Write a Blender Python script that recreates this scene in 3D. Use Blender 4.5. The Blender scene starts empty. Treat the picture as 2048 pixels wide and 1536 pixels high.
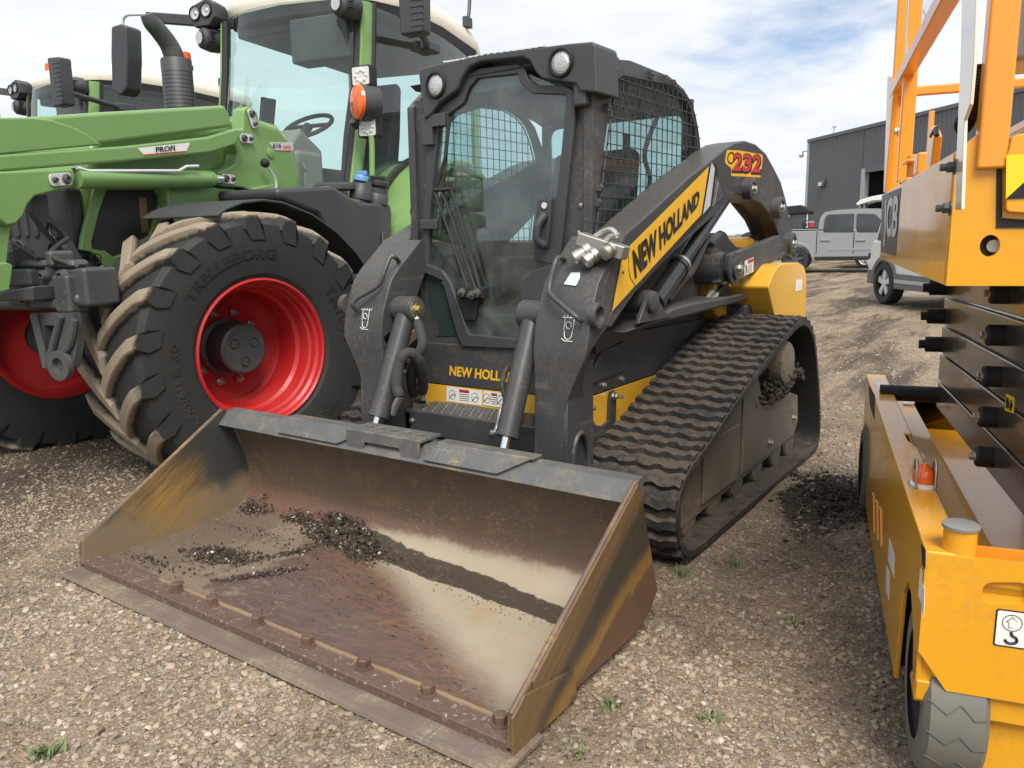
import bpy, bmesh, math, random
import numpy as np
from mathutils import Vector, Matrix
from mathutils.geometry import tessellate_polygon
random.seed(7); RNG = np.random.default_rng(7)
SC = bpy.context.scene; COL = SC.collection
rad = math.radians

# ------------------------------------------------------------------ camera
FOC = 1565.05
CAM = np.array([2.10065, -3.43443, 1.28759])
ROT = np.array([[0.81766719, 0.57529074, -0.02146958], [0.08749899, -0.16105064, -0.98305982], [-0.5690029, 0.80193719, -0.18202318]])
cd = bpy.data.cameras.new('camera'); co = bpy.data.objects.new('camera', cd); COL.objects.link(co); SC.camera = co
cd.sensor_width = 36; cd.lens = FOC / 2048 * 36; cd.clip_start = .05; cd.clip_end = 4000
co.matrix_world = Matrix(((ROT[0][0], -ROT[1][0], -ROT[2][0], CAM[0]), (ROT[0][1], -ROT[1][1], -ROT[2][1], CAM[1]), (ROT[0][2], -ROT[1][2], -ROT[2][2], CAM[2]), (0, 0, 0, 1)))

class Frame:
    """a thing's own axes: origin o and a turn about the vertical; at() reads a point of the photo off a known real plane"""
    def __init__(s, o, yaw):
        a = rad(yaw); s.o = np.array(o, float); s.yaw = a
        s.M = np.array([[math.cos(a), -math.sin(a), 0], [math.sin(a), math.cos(a), 0], [0, 0, 1]])
    def at(s, px, py, ax, val):
        d = s.M.T @ (ROT.T @ np.array([(px - 1024) / FOC, (py - 768) / FOC, 1])); c = s.M.T @ (CAM - s.o)
        i = 'xyz'.index(ax); t = (val - c[i]) / d[i]
        return c + t * d
    def p2(s, pts, ax, val):
        i = 'xyz'.index(ax); k = [j for j in range(3) if j != i]
        return [tuple(s.at(p[0], p[1], ax, val)[k]) for p in pts]
    def p3(s, pts, ax, val): return [tuple(s.at(p[0], p[1], ax, val)) for p in pts]
    def z(s, pts, k, ox, oy): return [(ox + a * k, oy + b * k) for a, b in pts]
    def w(s, p): return s.o + s.M @ np.array(p, float)

# ------------------------------------------------------------------ materials
def nt(name):
    m = bpy.data.materials.new(name); m.use_nodes = True; t = m.node_tree; t.nodes.clear()
    return m, t
def N(t, typ, **kw):
    n = t.nodes.new('ShaderNode' + typ)
    for k, v in kw.items():
        if k in n.inputs: n.inputs[k].default_value = v
        else: setattr(n, k, v)
    return n
def L(t, a, b): t.links.new(a, b)
def math_(t, op, a, b=None, clamp=False):
    n = N(t, 'Math', operation=op); n.use_clamp = clamp
    for i, v in enumerate((a, b)):
        if v is None: continue
        if hasattr(v, 'is_linked'): L(t, v, n.inputs[i])
        else: n.inputs[i].default_value = v
    return n.outputs[0]
def mixc(t, f, a, b, mode='MIX'):
    n = N(t, 'Mix', data_type='RGBA', blend_type=mode)
    for i, v in ((0, f), (6, a), (7, b)):
        if hasattr(v, 'is_linked'): L(t, v, n.inputs[i])
        elif i == 0: n.inputs[0].default_value = v
        else: n.inputs[i].default_value = (*v, 1) if len(v) == 3 else v
    return n.outputs[2]
def smooth(t, v, lo, hi):
    n = N(t, 'MapRange', interpolation_type='SMOOTHSTEP'); n.inputs[1].default_value = lo; n.inputs[2].default_value = hi
    L(t, v, n.inputs[0]); return n.outputs[0]
def noise(t, vec, scale, detail=4, rough=.55, dist=0):
    n = N(t, 'TexNoise', Scale=scale, Detail=detail, Roughness=rough, Distortion=dist); L(t, vec, n.inputs['Vector']); return n.outputs[0]
def coords(t, scale=None, kind='Object'):
    c = N(t, 'TexCoord').outputs[kind]
    if scale:
        mp = N(t, 'Mapping'); mp.inputs['Scale'].default_value = scale; L(t, c, mp.inputs[0]); c = mp.outputs[0]
    return c
def finish(t, col, rough, metal=0., bump=None, bstr=.3, bdist=.01, coat=0., spec=.5, alpha=None):
    b = N(t, 'BsdfPrincipled'); o = N(t, 'OutputMaterial'); L(t, b.outputs[0], o.inputs[0])
    for k, v in (('Base Color', col), ('Roughness', rough), ('Metallic', metal)):
        if hasattr(v, 'is_linked'): L(t, v, b.inputs[k])
        else: b.inputs[k].default_value = (*v, 1) if k == 'Base Color' else v
    b.inputs['Coat Weight'].default_value = coat; b.inputs['Coat Roughness'].default_value = .08
    b.inputs['Specular IOR Level'].default_value = spec
    if bump is not None:
        bp = N(t, 'Bump', Strength=bstr, Distance=bdist); L(t, bump, bp.inputs['Height']); L(t, bp.outputs[0], b.inputs['Normal'])
    return b
def paint(name, col, rough=.4, metal=0., var=.12, dirt=(.22, .17, .12), amount=.3, dscale=3., scratch=0., scol=(.5, .45, .36), coat=0., bump=.0, spec=.5, fine=60, top=0., wear=0., wcol=(.2, .19, .17)):
    """a painted, rubber or metal surface with uneven tone, specks of dust and (optionally) scratches"""
    m, t = nt(name); c = coords(t)
    n1 = noise(t, c, dscale, 6, .62); n2 = noise(t, c, fine, 3, .6)
    base = mixc(t, n1, tuple(x * (1 - var) for x in col), tuple(min(1, x * (1 + var)) for x in col))
    d = math_(t, 'MULTIPLY', smooth(t, n1, .42, .72), smooth(t, n2, .35, .7)); d = math_(t, 'MULTIPLY', d, amount)
    if top > 0:
        g = N(t, 'NewGeometry'); sx = N(t, 'SeparateXYZ'); L(t, g.outputs['Normal'], sx.inputs[0])
        up = math_(t, 'MULTIPLY', smooth(t, sx.outputs[2], .45, 1.), top); up = math_(t, 'MULTIPLY', up, smooth(t, n2, .2, .75))
        d = math_(t, 'MAXIMUM', d, up)
    base = mixc(t, d, base, dirt)
    r = math_(t, 'ADD', math_(t, 'MULTIPLY', n1, .25), rough - .12); r = math_(t, 'ADD', r, math_(t, 'MULTIPLY', d, .4), True)
    if scratch > 0:
        s = None
        for sc in ((90, 4, 30), (7, 120, 40)):
            q = noise(t, coords(t, sc), 1., 2, .5, .4); q = smooth(t, q, .60, .68); s = q if s is None else math_(t, 'MAXIMUM', s, q)
        s = math_(t, 'MULTIPLY', s, math_(t, 'MULTIPLY', smooth(t, noise(t, c, 5, 3), .45, .65), scratch))
        base = mixc(t, s, base, scol)
    if wear > 0:      # paint rubbed off along the edges
        bv = N(t, 'Bevel', Radius=.007); bv.samples = 4; g2 = N(t, 'NewGeometry'); dp = N(t, 'VectorMath', operation='DOT_PRODUCT'); L(t, bv.outputs[0], dp.inputs[0]); L(t, g2.outputs['Normal'], dp.inputs[1])
        w = smooth(t, lin_(t, dp.outputs['Value'], n2), .93, .80); w = math_(t, 'MULTIPLY', w, math_(t, 'MULTIPLY', smooth(t, noise(t, c, 9, 4, .7), .44, .62), wear)); base = mixc(t, w, base, wcol)
    finish(t, base, r, metal, n2 if bump > 0 else None, bump, .004, coat, spec)
    return m
def lin_(t, a, b): return math_(t, 'ADD', a, math_(t, 'MULTIPLY', math_(t, 'SUBTRACT', b, .5), .25))
def plain(name, col, rough=.5, metal=0., spec=.5, coat=0.):
    m, t = nt(name); n = noise(t, coords(t), 14, 4)
    finish(t, mixc(t, n, tuple(x * .93 for x in col), tuple(min(1, x * 1.07) for x in col)), math_(t, 'ADD', math_(t, 'MULTIPLY', n, .1), rough - .05, True), metal, coat=coat, spec=spec)
    return m
def glassm(name, tint=(.62, .78, .75), dust=.06, refl=1.45):
    m, t = nt(name); o = N(t, 'OutputMaterial')
    tr = N(t, 'BsdfTransparent'); tr.inputs[0].default_value = (*tint, 1)
    gl = N(t, 'BsdfGlossy', Roughness=.015); df = N(t, 'BsdfDiffuse'); df.inputs[0].default_value = (.5, .5, .48, 1)
    fr = N(t, 'LayerWeight', Blend=.5); fac = math_(t, 'ADD', math_(t, 'MULTIPLY', math_(t, 'POWER', fr.outputs['Facing'], 4.), .9), .08, True)
    m1 = N(t, 'MixShader'); L(t, fac, m1.inputs[0]); L(t, tr.outputs[0], m1.inputs[1]); L(t, gl.outputs[0], m1.inputs[2])
    n = noise(t, coords(t), 5, 6, .7); d = math_(t, 'MULTIPLY', smooth(t, n, .3, .8), dust)
    m2 = N(t, 'MixShader'); L(t, d, m2.inputs[0]); L(t, m1.outputs[0], m2.inputs[1]); L(t, df.outputs[0], m2.inputs[2])
    L(t, m2.outputs[0], o.inputs[0]); return m

MT = {}
MT['black'] = paint('black_painted_steel', (.05, .052, .057), .38, var=.2, amount=.35, dscale=2.2, scratch=.35, scol=(.2, .17, .12), bump=.05, top=.25, wear=.8)
MT['black2'] = paint('black_moulded_plastic', (.046, .049, .056), .48, var=.12, amount=.15, bump=.12, fine=240)
MT['blackg'] = paint('black_gloss_paint', (.02, .021, .024), .25, var=.1, amount=.2, coat=.3)
MT['rubber'] = paint('dark_rubber', (.022, .022, .022), .62, var=.25, dirt=(.17, .13, .09), amount=.45, dscale=4)
MT['dark'] = plain('near_black', (.012, .012, .013), .7)
MT['steel'] = paint('bare_steel', (.55, .54, .52), .35, 1., var=.15, amount=.3)
MT['zinc'] = paint('zinc_bolt', (.5, .49, .45), .4, .9, var=.2, amount=.3)
MT['chrome'] = plain('chrome', (.8, .8, .8), .12, 1.)
MT['yellow'] = paint('loader_yellow_paint', (.72, .4, .035), .35, var=.06, dirt=(.22, .14, .07), amount=.35, dscale=2.5, coat=.3)
MT['decalyel'] = plain('yellow_decal', (.8, .45, .03), .3)
MT['ink'] = plain('black_print', (.012, .012, .012), .4)
MT['white'] = plain('white_sticker', (.75, .75, .73), .4)
MT['glass'] = glassm('dusty_loader_glass', (.82, .93, .93), .10)
MT['glassg'] = glassm('green_tinted_glass', (.82, .96, .93), .04)
MT['mesh'] = plain('guard_wire', (.028, .03, .034), .45)
MT['lens'] = paint('lamp_reflector', (.6, .61, .63), .2, .6, var=.45, amount=0, bump=1., fine=110)
MT['seat'] = plain('seat_fabric', (.035, .037, .04), .8)
MT['red'] = paint('red_wheel_paint', (.44, .016, .018), .45, var=.1, dirt=(.2, .09, .07), amount=.45, coat=.1)
MT['green'] = paint('tractor_green_paint', (.17, .31, .10), .36, var=.08, dirt=(.25, .26, .16), amount=.22, dscale=2, coat=.35, top=.12)
MT['cream'] = plain('cream_roof_plastic', (.78, .72, .62), .4)
MT['grayp'] = paint('grey_casting_paint', (.06, .065, .07), .45, var=.2, amount=.3)
MT['silver'] = plain('silver_plate', (.68, .69, .7), .35, .3)
MT['orange'] = plain('amber_lens', (.85, .14, .02), .2, coat=.5)
MT['liftyel'] = paint('lift_yellow_paint', (.72, .335, .011), .32, var=.05, dirt=(.33, .19, .06), amount=.35, dscale=4, coat=.45, top=.12, scratch=.25, scol=(.45, .22, .05), wear=.35, wcol=(.35, .2, .08))
MT['liftor'] = paint('orange_rail_paint', (.78, .30, .025), .32, var=.05, dirt=(.3, .16, .06), amount=.15, coat=.4)
MT['brownblk'] = paint('dark_scissor_paint', (.045, .038, .032), .3, var=.12, amount=.15, coat=.4)
MT['redink'] = plain('red_print', (.5, .03, .04), .4)

# ------------------------------------------------------------------ mesh builder
def catmull(pts, n=6, closed=False):
    P = [np.array(p, float) for p in pts]; out = []; m = len(P)
    for i in range(m if closed else m - 1):
        if closed: a, b, c, d = P[i - 1], P[i], P[(i + 1) % m], P[(i + 2) % m]
        else: a, b, c, d = P[max(i - 1, 0)], P[i], P[i + 1], P[min(i + 2, m - 1)]
        for k in range(n):
            t = k / n; out.append(.5 * ((2 * b) + (-a + c) * t + (2 * a - 5 * b + 4 * c - d) * t * t + (-a + 3 * b - 3 * c + d) * t ** 3))
    if not closed: out.append(P[-1])
    return out
def fillet(poly, r, n=4):
    """round every corner of a closed 2D polygon; r a number or one per corner"""
    out = []; m = len(poly); R = r if hasattr(r, '__len__') else [r] * m
    for i in range(m):
        p = np.array(poly[i], float); a = np.array(poly[i - 1], float) - p; b = np.array(poly[(i + 1) % m], float) - p
        la, lb = np.linalg.norm(a), np.linalg.norm(b)
        if R[i] <= 0 or la < 1e-9 or lb < 1e-9: out.append(tuple(p)); continue
        a /= la; b /= lb; d = min(R[i], la * .48, lb * .48); A = p + a * d; B = p + b * d
        for k in range(n + 1):
            t = k / n; out.append(tuple((1 - t) ** 2 * A + 2 * t * (1 - t) * p + t * t * B))
    return out
def circle2(c, r, n=24, ph=0): return [(c[0] + r * math.cos(ph + 2 * math.pi * i / n), c[1] + r * math.sin(ph + 2 * math.pi * i / n)) for i in range(n)]
def offset_line(poly, d):
    out = []; m = len(poly)
    for i in range(m):
        a = np.array(poly[max(i - 1, 0)], float); b = np.array(poly[min(i + 1, m - 1)], float); t = b - a; t /= max(np.linalg.norm(t), 1e-9)
        out.append((poly[i][0] - t[1] * d, poly[i][1] + t[0] * d))
    return out
def ins(ax, q, v):
    return (v, q[0], q[1]) if ax == 'x' else (q[0], v, q[1]) if ax == 'y' else (q[0], q[1], v)

class MB:
    def __init__(s): s.v = []; s.f = []
    def add(s, vs, fs):
        o = len(s.v); s.v += [tuple(float(c) for c in v) for v in vs]; s.f += [[i + o for i in f] for f in fs]; return s
    def box(s, c, size, R=None):
        h = np.array(size) / 2; R = np.eye(3) if R is None else R
        vs = [np.array(c) + R @ (h * np.array(k)) for k in ((-1, -1, -1), (1, -1, -1), (1, 1, -1), (-1, 1, -1), (-1, -1, 1), (1, -1, 1), (1, 1, 1), (-1, 1, 1))]
        return s.add(vs, [(3, 2, 1, 0), (4, 5, 6, 7), (0, 1, 5, 4), (1, 2, 6, 5), (2, 3, 7, 6), (3, 0, 4, 7)])
    def bx(s, x0, x1, y0, y1, z0, z1): return s.box(((x0 + x1) / 2, (y0 + y1) / 2, (z0 + z1) / 2), (abs(x1 - x0), abs(y1 - y0), abs(z1 - z0)))
    def prism(s, poly, ax, a, b, holes=()):
        loops = [list(poly)] + [list(h) for h in holes]; flat = [q for l in loops for q in l]; n = len(flat)
        tris = tessellate_polygon([[Vector((q[0], q[1], 0)) for q in l] for l in loops]) if holes else [tuple(range(len(poly)))]
        fs = [tuple(t) for t in tris] + [tuple(i + n for i in reversed(t)) for t in tris]; o = 0
        for l in loops:
            m = len(l); fs += [(o + i, o + i + n, o + (i + 1) % m + n, o + (i + 1) % m) for i in range(m)]; o += m
        return s.add([ins(ax, q, a) for q in flat] + [ins(ax, q, b) for q in flat], fs)
    def ribbon(s, line, th, ax, a, b):
        """a bent plate: a 2D polyline given thickness th and drawn out from a to b"""
        return s.prism(list(line) + list(reversed(offset_line(line, th))), ax, a, b)
    def loft(s, secs, closed=True, caps=True):
        m = len(secs[0]); fs = []
        for i in range(len(secs) - 1):
            for j in range(m if closed else m - 1): fs.append((i * m + j, i * m + (j + 1) % m, (i + 1) * m + (j + 1) % m, (i + 1) * m + j))
        if caps and closed: fs += [tuple(reversed(range(m))), tuple(range((len(secs) - 1) * m, len(secs) * m))]
        return s.add([p for q in secs for p in q], fs)
    def tube(s, pts, r, n=10, closed=False, curve=0, caps=True):
        P = [np.array(p, float) for p in (catmull(pts, curve, closed) if curve else pts)]; m = len(P); secs = []
        rr = r if hasattr(r, '__len__') else None; up = None
        for i in range(m):
            t = P[(i + 1) % m] - P[i - 1] if closed else P[min(i + 1, m - 1)] - P[max(i - 1, 0)]; t = t / max(np.linalg.norm(t), 1e-9)
            if up is None: up = np.array((0, 0, 1.)) if abs(t[2]) < .9 else np.array((1., 0, 0))
            u = np.cross(t, up); u /= max(np.linalg.norm(u), 1e-9); up = np.cross(u, t)
            q = np.interp(i / max(m - 1, 1), np.linspace(0, 1, len(rr)), rr) if rr is not None else r
            secs.append([P[i] + q * (math.cos(a) * u + math.sin(a) * up) for a in np.linspace(0, 2 * math.pi, n, endpoint=False)])
        if closed: secs.append(secs[0]); return s.loft(secs, True, False)
        return s.loft(secs, True, caps)
    def cyl(s, p0, p1, r0, r1=None, n=20): 
        p0 = np.array(p0, float); p1 = np.array(p1, float); return s.lathe([(r0, 0), (r0 if r1 is None else r1, np.linalg.norm(p1 - p0))], p0, p1 - p0, n)
    def lathe(s, prof, o, ax, n=32, cap=True):
        ax = np.array(ax, float); ax /= np.linalg.norm(ax); u = np.cross(ax, (0, 0, 1.) if abs(ax[2]) < .9 else (1., 0, 0)); u /= np.linalg.norm(u); w = np.cross(ax, u); o = np.array(o, float)
        secs = [[o + ax * h + r * (math.cos(a) * u + math.sin(a) * w) for a in np.linspace(0, 2 * math.pi, n, endpoint=False)] for r, h in prof]
        return s.loft(secs, True, cap)
    def hexbolt(s, p, d, r=.012, h=.01):
        d = np.array(d, float); d /= np.linalg.norm(d); p = np.array(p, float)
        s.lathe([(r * 1.35, 0), (r * 1.35, h * .25)], p, d, 14); return s.lathe([(r, 0), (r, h * .85), (r * .8, h)], p + d * h * .24, d, 6)
    def sheet(s, rows):
        m = len(rows[0]); return s.add([p for r in rows for p in r], [(i * m + j, i * m + j + 1, (i + 1) * m + j + 1, (i + 1) * m + j) for i in range(len(rows) - 1) for j in range(m - 1)])
    def sphere(s, c, r, n=12, sc=(1, 1, 1)):
        return s.loft([[(c[0] + r * sc[0] * math.sin(p) * math.cos(a), c[1] + r * sc[1] * math.sin(p) * math.sin(a), c[2] + r * sc[2] * math.cos(p)) for a in np.linspace(0, 2 * math.pi, n * 2, endpoint=False)] for p in np.linspace(.02, math.pi - .02, n)])
    def mirror(s):
        q = MB(); q.v = [(-v[0], v[1], v[2]) for v in s.v]; q.f = [list(reversed(f)) for f in s.f]; return q
    def turn(s, ang, c=(0, 0, 0)):
        ca, sa = math.cos(ang), math.sin(ang); s.v = [(c[0] + (v[0] - c[0]) * ca - (v[1] - c[1]) * sa, c[1] + (v[0] - c[0]) * sa + (v[1] - c[1]) * ca, v[2]) for v in s.v]; return s
    def join(s, q): return s.add(q.v, q.f)
    def mesh(s, name, smooth=38, fix=True):
        me = bpy.data.meshes.new(name); me.from_pydata(s.v, [], s.f)
        bm = bmesh.new(); bm.from_mesh(me)
        if fix: bmesh.ops.recalc_face_normals(bm, faces=bm.faces)
        bm.to_mesh(me); bm.free()
        if smooth: me.shade_smooth(); me.set_sharp_from_angle(angle=rad(smooth))
        return me
    def build(s, name, mat, parent=None, bevel=0., smooth=38, seg=2, label=None, fix=True):
        o = bpy.data.objects.new(name, s.mesh(name, smooth, fix)); COL.objects.link(o)
        if mat: o.data.materials.append(MT[mat] if isinstance(mat, str) else mat)
        if parent: o.parent = parent
        if bevel:
            b = o.modifiers.new('edge', 'BEVEL'); b.width = bevel; b.segments = seg; b.limit_method = 'ANGLE'; b.angle_limit = rad(32); b.harden_normals = True
        if label: o['label'] = label
        return o
def thing(name, label, cat, frame=None, group=None, kind=None):
    o = bpy.data.objects.new(name, None); COL.objects.link(o); o.empty_display_size = .2
    if frame is not None: o.location = frame.o; o.rotation_euler = (0, 0, frame.yaw)
    return tag(o, label, cat, group, kind)
def tag(o, label=None, cat=None, group=None, kind=None):
    if label: o['label'] = label
    if cat: o['category'] = cat
    if group: o['group'] = group
    if kind: o['kind'] = kind
    return o
def copy_tree(o, parent=None):
    c = o.copy(); COL.objects.link(c)
    if parent: c.parent = parent
    for ch in list(o.children): copy_tree(ch, c)
    return c
def lettering(text, P00, P10, P01, mat, parent, depth=.0015, bold=.02, name='lettering', P11=None, space=1.):
    """text drawn out to fill the parallelogram P00 (lower left), P10 (lower right), P01 (upper left)"""
    cu = bpy.data.curves.new(name, 'FONT'); cu.body = text; cu.offset = bold; cu.space_character = space; cu.resolution_u = 3
    tmp = bpy.data.objects.new('tmp', cu); COL.objects.link(tmp); bpy.context.view_layer.update()
    me = bpy.data.meshes.new_from_object(tmp.evaluated_get(bpy.context.evaluated_depsgraph_get())); bpy.data.objects.remove(tmp); bpy.data.curves.remove(cu)
    V = np.array([v.co[:] for v in me.vertices]); lo = V.min(0); hi = V.max(0)
    A, B, C_ = (np.array(p, float) for p in (P00, P10, P01)); nrm = np.cross(B - A, C_ - A); nrm /= np.linalg.norm(nrm)
    D = np.array(P11, float) if P11 is not None else B + C_ - A
    for v in me.vertices:
        a = (v.co.x - lo[0]) / (hi[0] - lo[0]); b = (v.co.y - lo[1]) / (hi[1] - lo[1])
        v.co = A * (1 - a) * (1 - b) + B * a * (1 - b) + C_ * (1 - a) * b + D * a * b + nrm * depth
    if not me.materials: me.materials.append(None)
    me.materials[0] = MT[mat]
    o = bpy.data.objects.new(name, me); COL.objects.link(o); o.parent = parent; return o
def patch(poly3, mat, parent, name='decal', lift=.0008, th=.0006):
    """a thin sticker: a flat polygon set just proud of the face under it"""
    P = [np.array(p, float) for p in poly3]; n = np.cross(P[1] - P[0], P[2] - P[0]); n /= np.linalg.norm(n)
    if n @ (CAM - P[0]) < 0 and parent is None: n = -n
    m = MB(); k = len(P); q = [p + n * lift for p in P] + [p + n * (lift + th) for p in P]
    tr = tessellate_polygon([[Vector(p) for p in P]]) if k > 4 else [tuple(range(k))]
    m.add(q, [tuple(t) for t in tr] + [tuple(i + k for i in reversed(t)) for t in tr] + [(i, i + k, (i + 1) % k + k, (i + 1) % k) for i in range(k)])
    return m.build(name, mat, parent, smooth=0)

# ------------------------------------------------------------------ sky and sun
SUN_EL, SUN_AZ = 52, 135   # degrees; azimuth clockwise from +Y
wd = bpy.data.worlds.new('World'); SC.world = wd; wd.use_nodes = True; t = wd.node_tree; t.nodes.clear()
sky = N(t, 'TexSky', sky_type='NISHITA', sun_disc=False, sun_elevation=rad(SUN_EL), sun_rotation=rad(SUN_AZ)); sky.altitude = 1500; sky.dust_density = .6; sky.ozone_density = 2
tc = N(t, 'TexCoord').outputs['Generated']; sx = N(t, 'SeparateXYZ'); L(t, tc, sx.inputs[0])
zc = math_(t, 'ADD', math_(t, 'MAXIMUM', sx.outputs[2], 0.), .12)
cv = N(t, 'CombineXYZ'); L(t, math_(t, 'DIVIDE', sx.outputs[0], zc), cv.inputs[0]); L(t, math_(t, 'DIVIDE', sx.outputs[1], zc), cv.inputs[1])
n1 = noise(t, cv.outputs[0], .55, 7, .58, .3); n2 = noise(t, cv.outputs[0], 1.6, 6, .6)
# the overcast thins to blue gaps towards the north (behind the lift)
gap = N(t, 'VectorMath', operation='DOT_PRODUCT'); L(t, tc, gap.inputs[0]); gap.inputs[1].default_value = (-.18, .90, .40)
g = smooth(t, gap.outputs['Value'], .93, .995)
cover = math_(t, 'SUBTRACT', math_(t, 'ADD', math_(t, 'MULTIPLY', n1, .85), math_(t, 'MULTIPLY', n2, .3)), math_(t, 'MULTIPLY', g, .165))
cover = smooth(t, cover, .30, .47)
shade = smooth(t, math_(t, 'ADD', math_(t, 'MULTIPLY', n1, .6), math_(t, 'MULTIPLY', n2, .4)), .32, .68)
cl = mixc(t, shade, (5.4, 5.85, 6.4), (7.1, 7.25, 7.45))
bg = N(t, 'Background', Strength=.1); L(t, mixc(t, cover, sky.outputs[0], cl), bg.inputs[0])
ow = N(t, 'OutputWorld'); L(t, bg.outputs[0], ow.inputs[0])
sl = bpy.data.lights.new('sun', 'SUN'); sl.energy = 3.0; sl.angle = rad(30); sl.color = (1, .94, .84)
so = bpy.data.objects.new('sun', sl); COL.objects.link(so)
az, el = rad(SUN_AZ), rad(SUN_EL); so.rotation_euler = Vector((-math.sin(az) * math.cos(el), -math.cos(az) * math.cos(el), -math.sin(el))).to_track_quat('-Z', 'Y').to_euler()
SC.view_settings.view_transform = 'Standard'; SC.view_settings.look = 'None'; SC.view_settings.exposure = .57; SC.view_settings.gamma = 1
SC.render.engine = 'CYCLES'; SC.cycles.max_bounces = 10; SC.cycles.transparent_max_bounces = 24; SC.cycles.use_denoising = True
# =================================================================== compact track loader
W = Frame((0, 0, 0), 0)
LD = thing('compact_track_loader', 'black and yellow compact track loader with a wide rusty bucket on the gravel', 'track loader', W)

# ---- bucket ---------------------------------------------------------
def xyz(t):
    c = N(t, 'TexCoord').outputs['Object']; s = N(t, 'SeparateXYZ'); L(t, c, s.inputs[0]); return c, s.outputs[0], s.outputs[1], s.outputs[2]
def lin(t, terms, k):
    r = k
    for v, w in terms: r = math_(t, 'ADD', math_(t, 'MULTIPLY', v, w), r)
    return r
def bucket_mat():
    m, t = nt('worn_bucket_steel'); c, x, y, z = xyz(t)
    nb = noise(t, c, 3.2, 6, .62); nf = noise(t, coords(t, (1, 1, 1)), 55, 4, .65); ns = noise(t, coords(t, (9, 60, 40)), 1, 4, .6); nm = noise(t, c, 12, 5, .65)
    wallv = noise(t, coords(t, (45, 6, 6)), 1, 4, .6)
    # back wall: dark paint near the lip, brown worn steel lower down, a rusty foot
    wall = mixc(t, smooth(t, lin(t, [(z, -1.), (nb, .22), (wallv, .12)], .33), -.12, .14), (.030, .027, .024), (.105, .075, .052))
    wall = mixc(t, math_(t, 'MULTIPLY', smooth(t, nm, .52, .62), .5), wall, (.17, .105, .05))
    wall = mixc(t, math_(t, 'MULTIPLY', smooth(t, lin(t, [(z, -1.), (nf, .1), (nb, .06)], .085), -.02, .03), .8), wall, (.15, .08, .06))
    # floor
    fl = mixc(t, nm, (.062, .042, .035), (.135, .09, .075)); fl = mixc(t, math_(t, 'MULTIPLY', smooth(t, ns, .5, .7), .5), fl, (.155, .108, .09))
    s = lin(t, [(x, .462), (y, .887), (nb, .10), (nf, .05)], .0536 + 1.1815 - .055)      # signed distance right of the mud line
    rust = math_(t, 'MULTIPLY', smooth(t, s, -.30, -.05), smooth(t, noise(t, coords(t, (16, 44, 30)), 1, 5, .7), .47, .56))
    fl = mixc(t, math_(t, 'MULTIPLY', rust, .5), fl, (.21, .085, .038)); fl = mixc(t, math_(t, 'MULTIPLY', smooth(t, noise(t, coords(t, (20, 60, 30)), 1, 3, .7), .6, .66), smooth(t, s, -.32, -.1)), fl, (.02, .017, .016))
    tan = mixc(t, nb, (.29, .243, .175), (.39, .335, .25)); tan = mixc(t, math_(t, 'MULTIPLY', smooth(t, nm, .56, .66), .35), tan, (.36, .22, .09))
    edge = math_(t, 'MULTIPLY', smooth(t, s, -.03, .02), smooth(t, s, .12, .05)); tan = mixc(t, math_(t, 'MULTIPLY', edge, .45), tan, (.26, .22, .17))
    right = smooth(t, lin(t, [(x, 1.), (nb, .3)], .12), -.02, .12)
    tanm = math_(t, 'MULTIPLY', smooth(t, s, -.05, .10), math_(t, 'MULTIPLY', right, smooth(t, lin(t, [(z, -1.), (nb, .08), (x, .03), (nf, .03)], .055), -.02, .02)))
    fl = mixc(t, math_(t, 'MULTIPLY', smooth(t, lin(t, [(x, -1), (nm, .7), (nb, .5)], -.95), 0, .12), .55), fl, (.25, .2, .145))      # dried splash on the left half
    fl = mixc(t, math_(t, 'MULTIPLY', smooth(t, lin(t, [(x, -1), (nf, .6), (nm, .7)], -1.28), 0, .1), .55), fl, (.085, .064, .05))
    # damp band along the foot of the wall
    yc = lin(t, [(x, -.085)], -1.30); dw = math_(t, 'ABSOLUTE', lin(t, [(y, 1.), (yc, -1.), (nb, .10)], -.05))
    wet = math_(t, 'MULTIPLY', smooth(t, lin(t, [(dw, -1.), (nm, .035)], .035), -.004, .004), smooth(t, x, -.36, -.25))
    # front strip: bolted band
    fr = smooth(t, lin(t, [(y, -1.), (nf, .008)], -1.915), -.003, .003)
    strip = mixc(t, nf, (.08, .048, .038), (.15, .098, .08)); strip = mixc(t, math_(t, 'MULTIPLY', smooth(t, nf, .6, .68), .8), strip, (.38, .32, .27))
    col = mixc(t, smooth(t, z, .05, .075), fl, wall); col = mixc(t, tanm, col, tan); col = mixc(t, math_(t, 'MULTIPLY', wet, smooth(t, z, .11, .1)), col, (.06, .047, .036)); col = mixc(t, fr, col, strip)
    sc_ = None
    for rot, sca in ((.5, (3, 90, 90)), (-.35, (3, 120, 120)), (1.35, (4, 80, 80))):
        q = N(t, 'Mapping', vector_type='TEXTURE'); q.inputs['Rotation'].default_value = (0, rot * .3, rot); q.inputs['Scale'].default_value = tuple(1 / k for k in sca); L(t, c, q.inputs[0]); q = smooth(t, noise(t, q.outputs[0], 1, 2, .5), .64, .70); sc_ = q if sc_ is None else math_(t, 'MAXIMUM', sc_, q)
    col = mixc(t, math_(t, 'MULTIPLY', sc_, math_(t, 'MULTIPLY', smooth(t, nb, .42, .6), .4)), col, (.30, .25, .19))
    r = lin(t, [(wet, -.12), (nb, .25)], .4)
    finish(t, col, r, .0, nf, .25, .004); return m
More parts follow.
